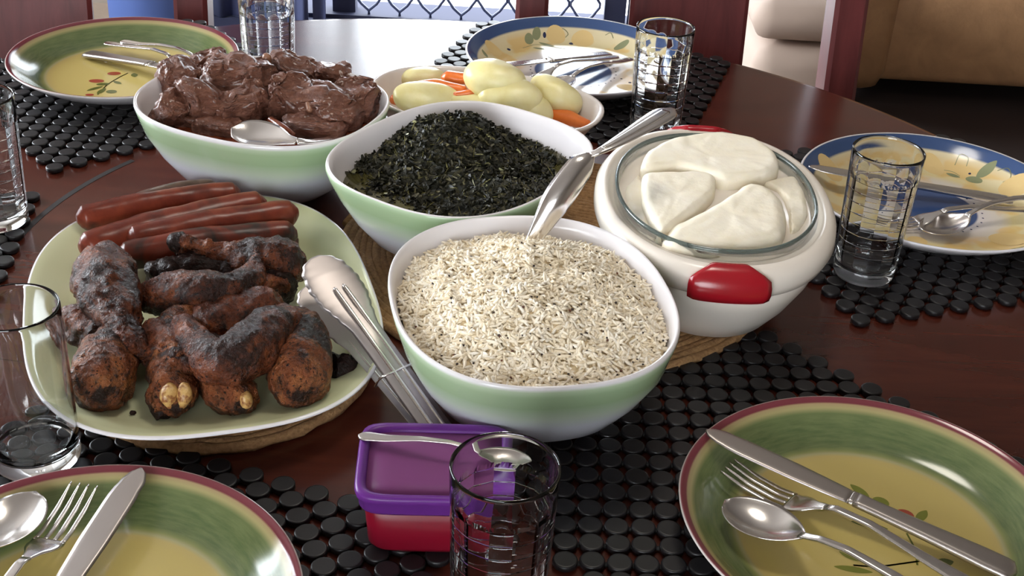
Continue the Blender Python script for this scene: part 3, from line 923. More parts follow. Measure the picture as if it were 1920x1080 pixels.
# ------------------------------------------------------------------ glasses
def tumbler(loc, label, faceted=True, R0=.0288, R1=.0328, H=.1300):
    seg = 84; nf = 14
    def rad_o(z): return R0 + (R1 - R0) * z / H
    prof = [(.0, .0), (R0 * .8, .0), (R0 * .93, .0008), (R0 * .985, .003), (rad_o(.006), .006)]
    for z in np.linspace(.012, H - .002, 14): prof.append((rad_o(z), z))
    prof += [(rad_o(H) - .0002, H - .0008), (rad_o(H) - .0009, H), (rad_o(H) - .0016, H - .0008)]
    n_out = len(prof)
    th = .0017
    def ring(r, z, fac):
        out = []
        for j in range(seg):
            t = 2 * math.pi * j / seg
            rr = r
            if fac > 0:
                w = (t % (2 * math.pi / nf)) - math.pi / nf
                rr = r * (1 - fac + fac * math.cos(math.pi / nf) / math.cos(w))
            out.append((rr * math.cos(t), rr * math.sin(t), z))
        return out
    rings = [ring(max(r, 1e-4), z, 0) for r, z in prof]
    zi = [H - .004, H - .012, H - .022]
    for z in zi: rings.append(ring(rad_o(z) - th, z, 0))
    n_smooth = len(rings) - 1
    if faceted:
        zs = np.linspace(H - .026, .020, 9)
        for i in range(len(zs) - 1):
            a, b = zs[i], zs[i + 1]
            rings.append(ring(rad_o(a) - th + .00005, a, 1.0))
            rings.append(ring(rad_o(a) - th - .00022, a - .0005, 1.0))
            rings.append(ring(rad_o(b) - th - .00022, b + .0005, 1.0))
        rings.append(ring(rad_o(.018) - th, .018, .5))
    n_facet = len(rings) - 1
    if not faceted:
        for z in (.09, .06, .03): rings.append(ring(rad_o(z) - th, z, 0))
    for r, z in ((rad_o(.015) - th * 1.1, .0150), (R0 * .86, .0125), (R0 * .6, .0115), (R0 * .3, .0112), (1e-4, .0111)): rings.append(ring(r, z, 0))
    V, F = loft(rings, False, False)
    o = obj('tumbler', V, F, MT['glass'])
    if faceted: o.data.polygons.foreach_set('use_smooth', [not (n_smooth * seg <= q < n_facet * seg) for q in range(len(F))])
    o.location = loc
    return tag(o, label, 'glass', 'drinking glasses')
tumbler((.002, .596, ZM), 'clear grid-pattern tumbler in front of the purple tub')
tumbler((.334, 1.082, ZM), 'clear grid-pattern tumbler between casserole and right blue plate')
tumbler((.154, 1.386, ZM), 'clear grid-pattern tumbler beside the back blue-rimmed plate')
tumbler((-.497, 1.088, ZM), 'clear tumbler cut by the left edge, left of the sausages')
tumbler((-.303, 1.45, .0004), 'clear tumbler behind the meat bowl, cut by the top edge')
tumbler((-.337, .737, ZM), 'plain clear glass at the left edge in front of the chicken platter', False, .0308, .0312, .1300)

# ------------------------------------------------------------------ serving bowls
def bowl(cx, cy, z0, a, b, n, rot, h, label):
    seg = 120
    outer = [(.40, .0, 2.2), (.47, .0, 2.2), (.50, .002, 2.2), (.60, .009, 2.2), (.725, .022, 2.3), (.84, .042, 2.4), (.93, .064, 2.5), (.985, .084, n), (1.0, .0915, n)]
    inner = [(.996, .0940, n), (.985, .0950, n), (.968, .0935, n), (.945, .085, n), (.89, .064, 2.5), (.80, .044, 2.4), (.68, .026, 2.3), (.55, .014, 2.2), (.40, .009, 2.2), (.15, .0085, 2.1)]
    s = h / .095
    rings = [se(a * k, b * k, m, seg, z * s) for k, z, m in outer + inner]
    V, F = loft(rings)
    o = obj('serving_bowl', V, F, [MT['fade'], MT['white']], loc=(cx, cy, z0), rotz=rot)
    no = (len(outer)) * seg
    nf = len(F)
    sl = [0 if k < no else 1 for k in range(nf)]
    for k in range(nf - 2 * seg, nf - seg): sl[k] = 0
    o.data.polygons.foreach_set('material_index', sl)
    return tag(o, label, 'bowl', 'green and white serving bowls')
ZJ = .0104
RICE = (.0151, .8465, ZJ, .108, .1265, 2.4, math.radians(12.3))
SPIN = (-.053, 1.095, ZJ, .125, .107, 2.7, math.radians(56.9))
MEAT = (-.262, 1.214, .0004, .108, .1255, 2.45, math.radians(68.8))
bowl(*RICE, .095, 'green and white squarish bowl filled with rice')
bowl(*SPIN, .092, 'green and white squarish bowl filled with chopped dark greens')
bowl(*MEAT, .096, 'green and white squarish bowl filled with brown stewed meat')
# white potato bowl
seg = 100
VEG = (-.04, 1.296, .0104, .0805, .129, 2.3, math.radians(74.3))
outer = [(.35, 0, 2), (.56, 0, 2), (.60, .003, 2), (.70, .018, 2.1), (.80, .036, 2.2), (.90, .056, 2.3), (.975, .070, 2.3), (1.0, .0735, 2.3)]
inner = [(.996, .076, 2.3), (.975, .0765, 2.3), (.945, .074, 2.3), (.87, .056, 2.3), (.77, .036, 2.2), (.66, .018, 2.1), (.5, .009, 2), (.2, .008, 2)]
V, F = loft([se(VEG[3] * k, VEG[4] * k, m, seg, z * .87) for k, z, m in outer + inner])
tag(obj('oval_bowl', V, F, MT['veg_bowl'], loc=VEG[:3], rotz=VEG[6]), 'off-white oval bowl of boiled potatoes and carrots', 'bowl')

# ------------------------------------------------------------------ platter
PLT = (-.2584, .9234, ZJ, .1426, .1917, 2.75, math.radians(17.9))
seg = 140
outer = [(.45, 0, 2.5), (.60, .0, 2.5), (.63, .002, 2.5), (.80, .008, 2.6), (.94, .0175, 2.75), (.99, .0225, 2.75), (1.0, .0240, 2.75)]
inner = [(.997, .0254, 2.75), (.985, .0256, 2.75), (.93, .0210, 2.75), (.82, .0125, 2.7), (.74, .0080, 2.6), (.66, .0065, 2.5), (.4, .006, 2.5), (.1, .006, 2.5)]
V, F = loft([se(PLT[3] * k, PLT[4] * k, m, seg, z) for k, z, m in outer + inner])
o = obj('platter', V, F, [MT['white'], MT['platter']], loc=PLT[:3], rotz=PLT[6])
no = (len(outer) + 1) * seg
o.data.polygons.foreach_set('material_index', [0 if k < no else 1 for k in range(len(F))])
tag(o, 'pale green rounded-square platter of sausages and grilled chicken', 'platter')
def plat_z(x, y):
    c, s = math.cos(-PLT[6]), math.sin(-PLT[6])
    dx, dy = x - PLT[0], y - PLT[1]
    lx, ly = dx * c - dy * s, dx * s + dy * c
    k = (abs(lx / PLT[3]) ** 2.7 + abs(ly / PLT[4]) ** 2.7) ** (1 / 2.7)
    return PLT[2] + float(np.interp(k, [0, .66, .74, .82, .93, 1], [.006, .0065, .008, .0125, .021, .0255]))

# ------------------------------------------------------------------ casserole
CAS = (.1745, 1.036, ZJ, math.radians(-.8))
cs_ = empty('casserole', CAS[:3], CAS[3]); tag(cs_, 'cream oval insulated casserole with red handles, full of white maize porridge', 'casserole')
seg = 120
def eloft(L, m, nm, n=2.15):
    rings = [se(a, b, n, seg, z) for a, b, z in L]
    if nm == 'dish_lip': rings = rings + rings[:1]
    V, F = loft(rings, nm != 'dish_lip', nm != 'dish_lip'); return obj(nm, V, F, m, cs_)
eloft([(.05, .07, .0), (.062, .088, .0), (.066, .094, .003), (.080, .112, .024), (.0925, .130, .050), (.097, .136, .066), (.094, .132, .070), (.088, .120, .060), (.074, .104, .030), (.05, .07, .012)], MT['cream'], 'body')
eloft([(.0885, .1165, .062), (.0975, .1365, .0685), (.1030, .1435, .072), (.1062, .1470, .080), (.1055, .1458, .0885), (.1015, .1405, .0945), (.0965, .1335, .0965), (.0935, .1290, .0945), (.0925, .1270, .0925), (.0905, .1185, .0915), (.0892, .1165, .089)], MT['cream'], 'rim')
L = [(.045, .06, .0145), (.062, .085, .018), (.078, .106, .045), (.0845, .1125, .080), (.0868, .1148, .093), (.0878, .1160, .0965), (.0868, .1150, .0985), (.0850, .1132, .0970), (.0832, .1110, .085), (.0765, .104, .046), (.0605, .083, .0205), (.045, .06, .0170)]
eloft(L, MT['dish'], 'glass_dish')
eloft([(.0858, .1140, .0968), (.0884, .1166, .0975), (.0888, .1170, .0995), (.0874, .1156, .1012), (.0856, .1138, .1005), (.0850, .1132, .0985)], MT['dish_edge'], 'dish_lip')
def handle(sgn, w):
    # faceted grip over the end of the rim
    rings = []
    prof = [(.1320, .0950, .48), (.1335, .0985, .48), (.1390, .0995, .54), (.1465, .0955, .80), (.1505, .0910, .97), (.1532, .0850, 1.0), (.1540, .0780, 1.0), (.1515, .0715, .98), (.145, .0690, .95), (.140, .0680, .9), (.136, .078, .8), (.133, .0885, .55)]
    n = len(prof)
    for u in np.linspace(-1, 1, 15):
        e = 1 - .12 * abs(u) ** 10
        cen = (.137, .085)
        ring = []
        for y, z, k in prof:
            yy = cen[0] + (y - cen[0]) * e; zz = cen[1] + (z - cen[1]) * e
            x = u * w * k
            bend = x * x * 3.2
            ring.append((x, sgn * (yy - bend), zz))
        rings.append(ring)
    V, F = loft(rings); obj('handle', V, F, MT['red'], cs_)
handle(-1, .0335); handle(1, .0335)

# ------------------------------------------------------------------ purple tub
TUB = (-.045, .692, ZM, math.radians(3.2))
tu = empty('plastic_tub', TUB[:3], TUB[3]); tag(tu, 'small red plastic tub with purple lid in front of the rice bowl', 'tub')
def rl(a, b, n, z): return se(a, b, n, 96, z)
V, F = loft([rl(.036, .026, 5, .0), (rl(.0425, .0315, 6, .001)), rl(.045, .034, 6, .005), rl(.0475, .0365, 7, .046), rl(.0455, .0345, 7, .046), rl(.043, .032, 6, .007), rl(.036, .026, 5, .004)])
obj('tub_body', V, F, MT['tub'], tu)
V, F = loft([rl(.041, .030, 6, .0075), rl(.0425, .0315, 6, .009), rl(.0440, .0330, 7, .036), rl(.03, .02, 5, .0385)]); obj('relish', V, F, MT['relish'], tu)
V, F = loft([rl(.0482, .0372, 7, .0385), rl(.0495, .0385, 7, .0385), rl(.0505, .0395, 7, .0405), rl(.0510, .0400, 7, .0475), rl(.0525, .0415, 7, .0490), rl(.0530, .0420, 7, .0520), rl(.0520, .0410, 7, .0545), rl(.0490, .0380, 7, .0550), rl(.0465, .0355, 7, .0535), rl(.0455, .0345, 8, .0515), rl(.0455, .0345, 8, .0485), rl(.0482, .0372, 7, .0470)], False, False)
F += [tuple(((len(V) // 96 - 1) * 96 + j, (len(V) // 96 - 1) * 96 + (j + 1) % 96, (j + 1) % 96, j)) for j in range(96)]
obj('lid', V, F, MT['lid'], tu)
V, F = loft([rl(.0458, .0348, 8, .0490), rl(.0458, .0348, 8, .0512), rl(.03, .02, 7, .0513)]); obj('lid_panel', V, F, MT['lidtop'], tu)
ts = spoon('teaspoon lying across the lid of the purple tub', .60, 'serving utensils', 'steel_satin', name='teaspoon')
aim(ts, (.020, .687, .0610), (-.092, .711, .0585))

# ------------------------------------------------------------------ ribbons for serving pieces
def ribbon(st, m=13):
    """stations: (pos, side, normal, halfwidth, thickness, dish)"""
    rings = []
    for p, sd, nm, w, t, d in st:
        ring = []
        vs = [-1 + 2 * k / (m - 1) for k in range(m)]
        for v_ in vs: ring.append(p + sd * (w * v_) + nm * (t / 2 * max(1 - abs(v_) ** 6, 0) ** .5 - d * (1 - v_ * v_)))
        for v_ in vs[-2:0:-1]: ring.append(p + sd * (w * v_) - nm * (t / 2 * max(1 - abs(v_) ** 6, 0) ** .5 + d * (1 - v_ * v_)))
        rings.append(ring)
    return loft(rings)
def ribbon_path(keys, n=40):
    """keys: (x,y,z, halfwidth, thickness, dish, roll)"""
    S = catmull(keys, max(3, n // (len(keys) - 1)))
    st = []
    for i, q in enumerate(S):
        p = Vector(q[:3]); t = Vector(S[min(i + 1, len(S) - 1)][:3]) - Vector(S[max(i - 1, 0)][:3]); t.normalize()
        sd = t.cross(Vector((0, 0, 1))).normalized(); nm = sd.cross(t).normalized()
        R = Matrix.Rotation(q[6], 3, t)
        st.append((p, R @ sd, R @ nm, max(q[3], .0003), q[4], q[5]))
    return ribbon(st)
def rel(o, part, loc):
    return [Vector(p) - Vector(loc) for p in part[0]], part[1]
# serving spoon in the rice
t0, t1, t2, t3 = P(992, 462, .103), P(1046, 372, .140), P(1084, 318, .160), P(1108, 291, .168)
rs = empty('serving_spoon', t0); tag(rs, 'silver serving spoon standing in the rice, handle over the casserole', 'spoon', 'serving utensils')
keys = [(*t0, .005, .002, .0, 1.0), (*P(1022, 412, .124), .0095, .002, -.004, 1.0), (*t1, .0125, .002, -.007, 1.0), (*t2, .0115, .002, -.006, .9), (*P(1100, 299, .1665), .0075, .0024, -.003, .6), (*t3, .0036, .003, 0, .3)]
v, f = ribbon_path(keys, 40); v, f = rel(rs, (v, f), t0); obj('bowl', v, f, MT['steel'], rs)
h0, h1, h2, h3 = t3, P(1165, 262, .176), P(1222, 228, .180), P(1262, 204, .180)
keys = [(*h0, .0036, .003, 0, .3), (*P(1130, 281, .1725), .0042, .003, 0, .1), (*h1, .0075, .003, 0, 0), (*h2, .0112, .003, 0, 0), (*P(1248, 212, .1803), .0108, .003, 0, 0), (*h3, .002, .002, 0, 0)]
v, f = ribbon_path(keys, 40); v, f = rel(rs, (v, f), t0); obj('handle', v, f, MT['steel'], rs)
keys = [(p[0], p[1], p[2] + .0012, p[3] * .42, .003, 0, 0) for p in keys[1:5]]
v, f = ribbon_path(keys, 30); v, f = rel(rs, (v, f), t0); obj('handle_ridge', v, f, MT['steel'], rs)
# serving spoon in the meat
a0 = P(434, 241, .094)
ms = empty('serving_spoon', a0); tag(ms, 'silver serving spoon lying in the stewed meat', 'spoon', 'serving utensils')
keys = [(*P(434, 241, .094), .001, .002, 0, .25), (*P(446, 243, .094), .013, .002, .003, .25), (*P(472, 247, .094), .019, .002, .006, .25), (*P(505, 254, .094), .017, .002, .005, .25), (*P(535, 261, .094), .0085, .0022, .002, .25), (*P(556, 265, .0935), .005, .003, 0, .2)]
v, f = ribbon_path(keys, 40); v, f = rel(ms, (v, f), a0); obj('bowl', v, f, MT['steel'], ms)
keys = [(*P(556, 265, .0935), .005, .003, 0, .2), (*P(580, 266, .091), .0045, .003, 0, .1), (*P(612, 262, .084), .0055, .003, 0, 0), (*P(640, 255, .076), .006, .003, 0, 0)]
v, f = ribbon_path(keys, 20); v, f = rel(ms, (v, f), a0); obj('handle', v, f, MT['steel'], ms)

# ------------------------------------------------------------------ tongs
tg = empty('tongs', (0, 0, 0)); tag(tg, 'steel serving tongs with scalloped heads leaning on the platter edge', 'tongs')
TL = .215
def arm(nm, dz):
    hw = [(0, .004), (.004, .013), (.012, .019), (.028, .0225), (.045, .0215), (.060, .0165), (.075, .0125), (.10, .0118), (TL, .0125)]
    st = []
    for x in np.concatenate([np.linspace(0, .072, 46), np.linspace(.075, TL, 14)]):
        w = interp(hw, x)
        if .003 < x < .066: w += .0011 * abs(math.sin(x / .0085 * math.pi)) - .0005
        dome = .0022 * min(1, x / .02) + .0020 * max(0, min(1, (x - .055) / .03))
        st.append((x, 0, w, dz * (1 - x / TL), .0012, -dome if dz > 0 else dome))
    v, f = strip(st, 15)
    a = obj(nm, v, f, MT['steel_brushed'], tg)
    for y in (-.0042, .0042):
        z = (.0040 if dz > 0 else -.0040)
        pts = [(.036, y * .9, dz * (1 - .036 / TL) + z * .90, .0006), (.042, y, dz * (1 - .042 / TL) + z, .0019), (.10, y, dz * (1 - .1 / TL) + z, .0019), (.196, y, dz * (1 - .196 / TL) + z, .0019), (.203, y, dz * (1 - .203 / TL) + z * .9, .0006)]
        v, f = tube(pts, 8, 6); obj('rib', v, f, MT['steel'], a)
    return a
arm('upper_arm', .017); arm('lower_arm', -.017)
v, f = tube([(TL - .002, -.012, 0, .004), (TL - .002, .012, 0, .004)], 10, 1, False); obj('hinge', v, f, MT['steel'], tg)
ring = []
for j in range(29):
    t = 2 * math.pi * j / 28
    ring.append((.118 + .004 * math.sin(t), .0150 * math.copysign(abs(math.cos(t)) ** .5, math.cos(t)), .0125 * math.copysign(abs(math.sin(t)) ** .6, math.sin(t)), .0010))
v, f = tube(ring, 7, 1, False); obj('locking_ring', v, f, MT['steel'], tg)
aim(tg, P(585, 508, .080), P(812, 800, .020), up=(.14, -.22, 1))
# ------------------------------------------------------------------ food
def piece(nm, keys, m, label=None, cat=None, group=None, amp=.002, freq=70, seed=1, seg=28, per=9, squash=1.0, parent=None, ends=True):
    """solid grown along a path of (px, py, z, radius)"""
    pts = []
    for px, py, z, r in keys:
        q = P(px, py, z); pts.append((q.x, q.y, q.z, r))
    if ends:
        def cap(a, b):
            d = Vector(a[:3]) - Vector(b[:3]); d.normalize()
            return [(*(Vector(a[:3]) + d * a[3] * .55), a[3] * .78), (*(Vector(a[:3]) + d * a[3] * .92), a[3] * .32)]
        h, t = cap(pts[0], pts[1]), cap(pts[-1], pts[-2])
        pts = [h[1], h[0]] + pts + t
    v, f = tube(pts, seg, per, squash=squash)
    v = wob(v, amp, freq, seed, 4, .55)
    o0 = Vector(pts[2][:3])
    v = [p - o0 for p in v]
    o = obj(nm, v, f, m, parent, loc=o0 if parent is None else o0 - parent.location)
    if label: tag(o, label, cat, group)
    return o

# rice
def bed(nm, B, m, hfun, kmax, label, cat, parent=None, nr=26, seg=96, kind=None):
    rings = []
    for i in range(nr, -1, -1):
        k = kmax * max(i / nr, .01)
        ring = se(B[3] * k, B[4] * k, B[5], seg)
        rings.append([(x, y, hfun(x, y, k)) for x, y, _ in ring])
    low = [(x * .86, y * .86, z - .03) for x, y, z in rings[0]]
    V, F = loft([low] + rings)
    o = obj(nm, V, F, m, loc=B[:3], rotz=B[6])
    return tag(o, label, cat, kind=kind)
def local(B, p):
    dx, dy = p.x - B[0], p.y - B[1]
    c, s = math.cos(-B[6]), math.sin(-B[6])
    return dx * c - dy * s, dx * s + dy * c
def kse(B, x, y): return (abs(x / B[3]) ** B[5] + abs(y / B[4]) ** B[5]) ** (1 / B[5])
bx, by = local(RICE, P(985, 455, .115))
cx2, cy2 = local(RICE, P(980, 560, .115))
def h_rice(x, y, k):
    z = .0770 + .0220 * (1 - (k / .95) ** 2)
    z += .010 * math.exp(-((x - bx) ** 2 + (y - by) ** 2) / .022 ** 2) * max(0, 1 - k * .8) * 1.6
    z += .004 * math.exp(-((x - cx2) ** 2 + (y - cy2) ** 2) / .03 ** 2)
    z += .0042 * noise.noise(Vector((x * 45, y * 45, 2.2))) + .0022 * noise.noise(Vector((x * 120, y * 120, 5)))
    return z
rice = bed('rice', RICE, MT['rice_bed'], h_rice, .92, 'heap of long-grain white rice with mustard seeds in the front bowl', 'rice', kind='stuff')
R = np.random.default_rng(7)
def scatter(n, B, kmax, hfun):
    pts = []
    while len(pts) < n:
        x = R.uniform(-B[3], B[3]); y = R.uniform(-B[4], B[4]); k = kse(B, x, y)
        if k < kmax:
            e = .002
            z = hfun(x, y, k)
            gx = (hfun(x + e, y, kse(B, x + e, y)) - z) / e; gy = (hfun(x, y + e, kse(B, x, y + e)) - z) / e
            pts.append((x, y, z, gx, gy))
    return np.array(pts)
def grains(n, B, kmax, hfun, L, r, lift, tilt, nm, m, parent, bend=.12, lw=None, sink=.0):
    S = scatter(n, B, kmax, hfun)
    nr, ns = 5, 6
    us = np.array([-.97, -.6, 0, .6, .97]); rr = np.array([.28, .86, 1.0, .86, .28])
    T = []
    for u, q in zip(us, rr):
        for j in range(ns):
            a = 2 * np.pi * j / ns
            T.append((u / 2, q * np.cos(a), q * np.sin(a)))
    T = np.array(T)
    Fq = []
    for i in range(nr - 1):
        for j in range(ns):
            Fq.append((i * ns + j, i * ns + (j + 1) % ns, (i + 1) * ns + (j + 1) % ns, (i + 1) * ns + j))
    Fq.append((0, 5, 4, 3)); Fq.append((0, 3, 2, 1))
    b = (nr - 1) * ns
    Fq.append((b, b + 1, b + 2, b + 3)); Fq.append((b, b + 3, b + 4, b + 5))
    Fq = np.array(Fq)
    VV = np.empty((n, len(T), 3)); 
    for i, (x, y, z, gx, gy) in enumerate(S):
        nrm = Vector((-gx, -gy, 1)).normalized()
        a = R.uniform(0, 2 * math.pi)
        d = Vector((math.cos(a), math.sin(a), 0)); d = (d - nrm * d.dot(nrm)).normalized()
        d = (d + nrm * R.normal(0, tilt)).normalized()
        s = d.cross(nrm).normalized(); q = s.cross(d)
        l = L * R.uniform(.75, 1.15); w = r * R.uniform(.85, 1.15)
        A = np.array((d, s, q))
        t = T.copy(); t[:, 0] *= l; t[:, 1] *= w; t[:, 2] *= w * .85
        t[:, 1] += bend * l * (t[:, 0] / l) ** 2 * R.uniform(-2, 2)
        VV[i] = t @ A + np.array((x, y, z + lift + R.uniform(-sink, sink)))
    FF = (Fq[None] + (np.arange(n) * len(T))[:, None, None]).reshape(-1, 4)
    o = fast(nm, VV.reshape(-1, 3), FF, m, parent)
    o['kind'] = 'stuff'
    return o
grains(6600, RICE, .915, h_rice, .0104, .00132, .0011, .48, 'rice_grains', MT['rice'], rice, sink=.0012)
def beads(n, B, kmax, hfun, r, lift, nm, m, parent):
    S = scatter(n, B, kmax, hfun)
    v0 = np.array([tuple(v) for v in ICO1[0]]); f0 = np.array(ICO1[1])
    VV = np.concatenate([v0 * r * R.uniform(.7, 1.15) + (x, y, z + lift + R.uniform(-.0005, .0006)) for x, y, z, _, _ in S])
    FF = (f0[None] + (np.arange(n) * len(v0))[:, None, None]).reshape(-1, 3)
    o = fast(nm, VV, FF, m, parent); o['kind'] = 'stuff'; return o
ICO1 = ico(1)
beads(250, RICE, .91, h_rice, .00105, .0022, 'mustard_seeds', MT['seed'], rice)

# greens
sx, sy = local(SPIN, P(840, 235, .105))
tx, ty = local(SPIN, P(960, 330, .105))
def h_spin(x, y, k):
    z = .062 + .004 * (1 - k)
    z += .036 * math.exp(-(((x - sx) / .060) ** 2 + ((y - sy) / .052) ** 2)) + .016 * math.exp(-((x - tx) ** 2 + (y - ty) ** 2) / .05 ** 2)
    z += .0065 * noise.noise(Vector((x * 38, y * 38, 8))) + .0045 * noise.noise(Vector((x * 95, y * 95, 1)))
    z = .0700 + (z - .0700) * min(1, (1.03 - k) * 5) if k > .83 else z
    return z
greens = bed('chopped_greens', SPIN, MT['greens_bed'], h_spin, .885, 'heap of dark chopped cooked greens in the middle bowl', 'greens', kind='stuff')
rings = [se(SPIN[3] * q, SPIN[4] * q, SPIN[5], 96, .0668) for q in (.88, .5, .1)]
V, F = loft([[(x * .97, y * .97, z - .01) for x, y, z in rings[0]]] + rings)
tag(obj('broth', V, F, MT['broth'], loc=SPIN[:3], rotz=SPIN[6]), 'thin olive broth around the chopped greens', 'broth', kind='stuff')
def flakes(n, B, kmax, hfun, l0, l1, w0, w1, lift, tilt, nm, m, parent):
    S = scatter(n, B, kmax, hfun)
    VV = np.empty((n, 8, 3))
    for i, (x, y, z, gx, gy) in enumerate(S):
        nrm = Vector((-gx, -gy, 1)).normalized()
        a = R.uniform(0, 2 * math.pi)
        d = Vector((math.cos(a), math.sin(a), 0)); d = (d - nrm * d.dot(nrm)).normalized(); d = (d + nrm * R.normal(0, tilt)).normalized()
        s = d.cross(nrm).normalized(); rr = Matrix.Rotation(R.normal(0, .7), 3, d); s = rr @ s; q = s.cross(d)
        l = R.uniform(l0, l1); w = R.uniform(w0, w1)
        t = []
        for j in range(4):
            u = j / 3 - .5
            ww = w * (1 - abs(u) * 1.1)
            c = l * .35 * (u * u) * R.uniform(-1.2, 1.2)
            t.append((u * l, ww, c)); t.append((u * l, -ww, c))
        VV[i] = np.array(t) @ np.array((d, s, q)) + np.array((x, y, z + lift + R.uniform(-.001, .0015)))
    Fq = np.array([(0, 1, 3, 2), (2, 3, 5, 4), (4, 5, 7, 6)])
    FF = (Fq[None] + (np.arange(n) * 8)[:, None, None]).reshape(-1, 4)
    o = fast(nm, VV.reshape(-1, 3), FF, m, parent, smooth=False); o['kind'] = 'stuff'; return o
flakes(9000, SPIN, .87, h_spin, .004, .012, .0008, .0026, .0008, .45, 'leaf_shreds', MT['greens'], greens)
flakes(420, SPIN, .86, h_spin, .006, .015, .0003, .0006, .0018, .30, 'stalk_shreds', MT['greens_stalk'], greens)
flakes(26, SPIN, .85, h_spin, .004, .009, .0010, .0018, .0020, .35, 'pale_stalks', MT['greens_pale'], greens)

# stewed meat
rings = []
for q in (.905, .8, .6, .4, .2, .02):
    rings.append([(x, y, .074 + .002 * noise.noise(Vector((x * 60, y * 60, 0)))) for x, y, _ in se(MEAT[3] * q, MEAT[4] * q, MEAT[5], 96)])
V, F = loft([[(x * .9, y * .9, z - .02) for x, y, z in rings[0]]] + rings)
tag(obj('gravy', V, F, MT['gravy'], loc=MEAT[:3], rotz=MEAT[6]), 'thick brown gravy around the stewed meat', 'gravy', kind='stuff')
MG = 'pieces of stewed meat'
def chunk(px, py, z, sc, rot, seed, label, power=.8):
    q = P(px, py, z - .006)
    v, f = lump([q_ * 1.05 for q_ in sc], rot, min(sc) * .42, 40, seed, .60, octaves=5, fall=.58)
    o = obj('meat_piece', v, f, MT['meat'], loc=q)
    return tag(o, label, 'meat', MG)
chunk(342, 145, .098, (.022, .020, .016), (.3, .2, .4), 1, 'knobbly meat piece against the back left wall of the meat bowl')
chunk(325, 207, .092, (.016, .017, .015), (.2, .5, .2), 2, 'small shiny meat piece at the left of the meat bowl')
chunk(378, 196, .095, (.026, .017, .022), (.5, .5, -.5), 3, 'slanted meat slab right of the small left piece')
chunk(395, 124, .096, (.020, .018, .014), (0, 0, .3), 4, 'meat piece at the far rim of the meat bowl, left')
mk = chunk(448, 150, .102, (.036, .026, .020), (.1, .1, .1), 5, 'glossy gravy-coated rib piece on top of the stewed meat')
chunk(450, 205, .090, (.030, .018, .017), (.2, -.3, .5), 6, 'long meat strip in the middle front of the stewed meat')
chunk(485, 178, .090, (.020, .020, .016), (0, 0, .1), 7, 'meat piece under the bone in the centre of the bowl')
chunk(555, 135, .098, (.030, .018, .014), (.2, .3, -.2), 8, 'broad meat piece at the far rim, right of the bone stub')
mb = chunk(545, 185, .098, (.024, .020, .022), (.3, .1, .2), 9, 'bony meat joint right of centre in the meat bowl')
chunk(612, 200, .096, (.036, .028, .018), (.1, .2, -.3), 10, 'large flat meat slab at the right of the bowl')
chunk(664, 190, .093, (.024, .022, .020), (.2, .2, -.5), 11, 'meat cube at the right wall of the meat bowl')
chunk(410, 245, .080, (.024, .014, .012), (0, 0, -.1), 12, 'low meat piece left of the serving spoon')
chunk(590, 240, .086, (.030, .015, .013), (.1, 0, -.1), 13, 'meat piece beside the handle of the serving spoon')
chunk(355, 232, .080, (.022, .012, .010), (0, 0, -.2), 14, 'sunken meat piece at the front left of the bowl')
chunk(620, 145, .094, (.020, .016, .014), (0, 0, .3), 15, 'meat piece at the far right rim of the bowl')
piece('rib_bone', [(498, 128, .100, .0055), (499, 116, .109, .0056), (500, 108, .114, .0052)], MT['meat_bone'], amp=.0004, per=5, seg=16, parent=mk)
piece('bone', [(552, 163, .102, .0055), (570, 172, .104, .0046), (577, 190, .101, .0034), (581, 206, .096, .0032)], MT['meat_bone'], amp=.0008, per=6, seg=16, parent=mb)
piece('onion_strip', [(508, 225, .094, .003), (528, 238, .095, .0042), (548, 252, .092, .003)], MT['gravy'], 'soft reddish strip of vegetable beside the meat spoon', 'vegetable', amp=.0005, per=6, seg=14)

# potatoes and carrots
VGRP = 'boiled vegetables in the oval bowl'
def potato(px, py, z, sc, rot, seed, label, power=.92, flat=None):
    v, f = lump(sc, rot, min(sc) * .10, 28, seed, power, flat, octaves=2)
    return tag(obj('potato', v, f, MT['potato'], loc=P(px, py, z)), label, 'potato', VGRP)
def carrot(keys, label, sq=.8, seed=1):
    return piece('carrot', keys, MT['carrot'], label, 'carrot', VGRP, amp=.0008, freq=50, seed=seed, squash=sq)
potato(928, 150, .092, (.034, .026, .021), (0, .1, -.2), 1, 'largest pale potato on top of the heap in the oval bowl')
potato(955, 185, .078, (.036, .026, .021), (.2, 0, -.15), 2, 'smooth potato in the front centre of the oval bowl')
potato(800, 185, .075, (.036, .022, .012), (.35, .1, .25), 3, 'wet shiny potato slice at the left of the oval bowl', .8)
potato(882, 196, .070, (.032, .018, .012), (.2, 0, -.1), 4, 'flat potato slice behind the greens bowl')
potato(995, 205, .070, (.026, .020, .014), (.3, .3, -.5), 5, 'potato wedge right of the smooth front potato')
potato(1042, 180, .074, (.032, .020, .018), (.1, .35, -.45), 6, 'potato half leaning on the right wall of the oval bowl')
potato(795, 148, .066, (.026, .016, .014), (0, 0, .2), 7, 'potato at the far left rim of the oval bowl')
potato(905, 215, .058, (.040, .030, .018), (0, 0, 0), 8, 'potato at the bottom of the oval bowl, mostly covered')
carrot([(742, 186, .066, .0075), (775, 168, .076, .0088), (815, 160, .080, .0085), (866, 168, .078, .006)], 'long curved carrot piece at the left of the oval bowl')
carrot([(842, 145, .078, .009), (868, 148, .078, .008)], 'short carrot chunk at the far rim beside the big potato', seed=2)
carrot([(858, 180, .078, .006), (888, 178, .078, .007)], 'small carrot bit between the two front potatoes', seed=3)
carrot([(1035, 215, .058, .011), (1065, 222, .060, .010), (1098, 232, .062, .006)], 'carrot piece at the right end of the oval bowl', seed=4)

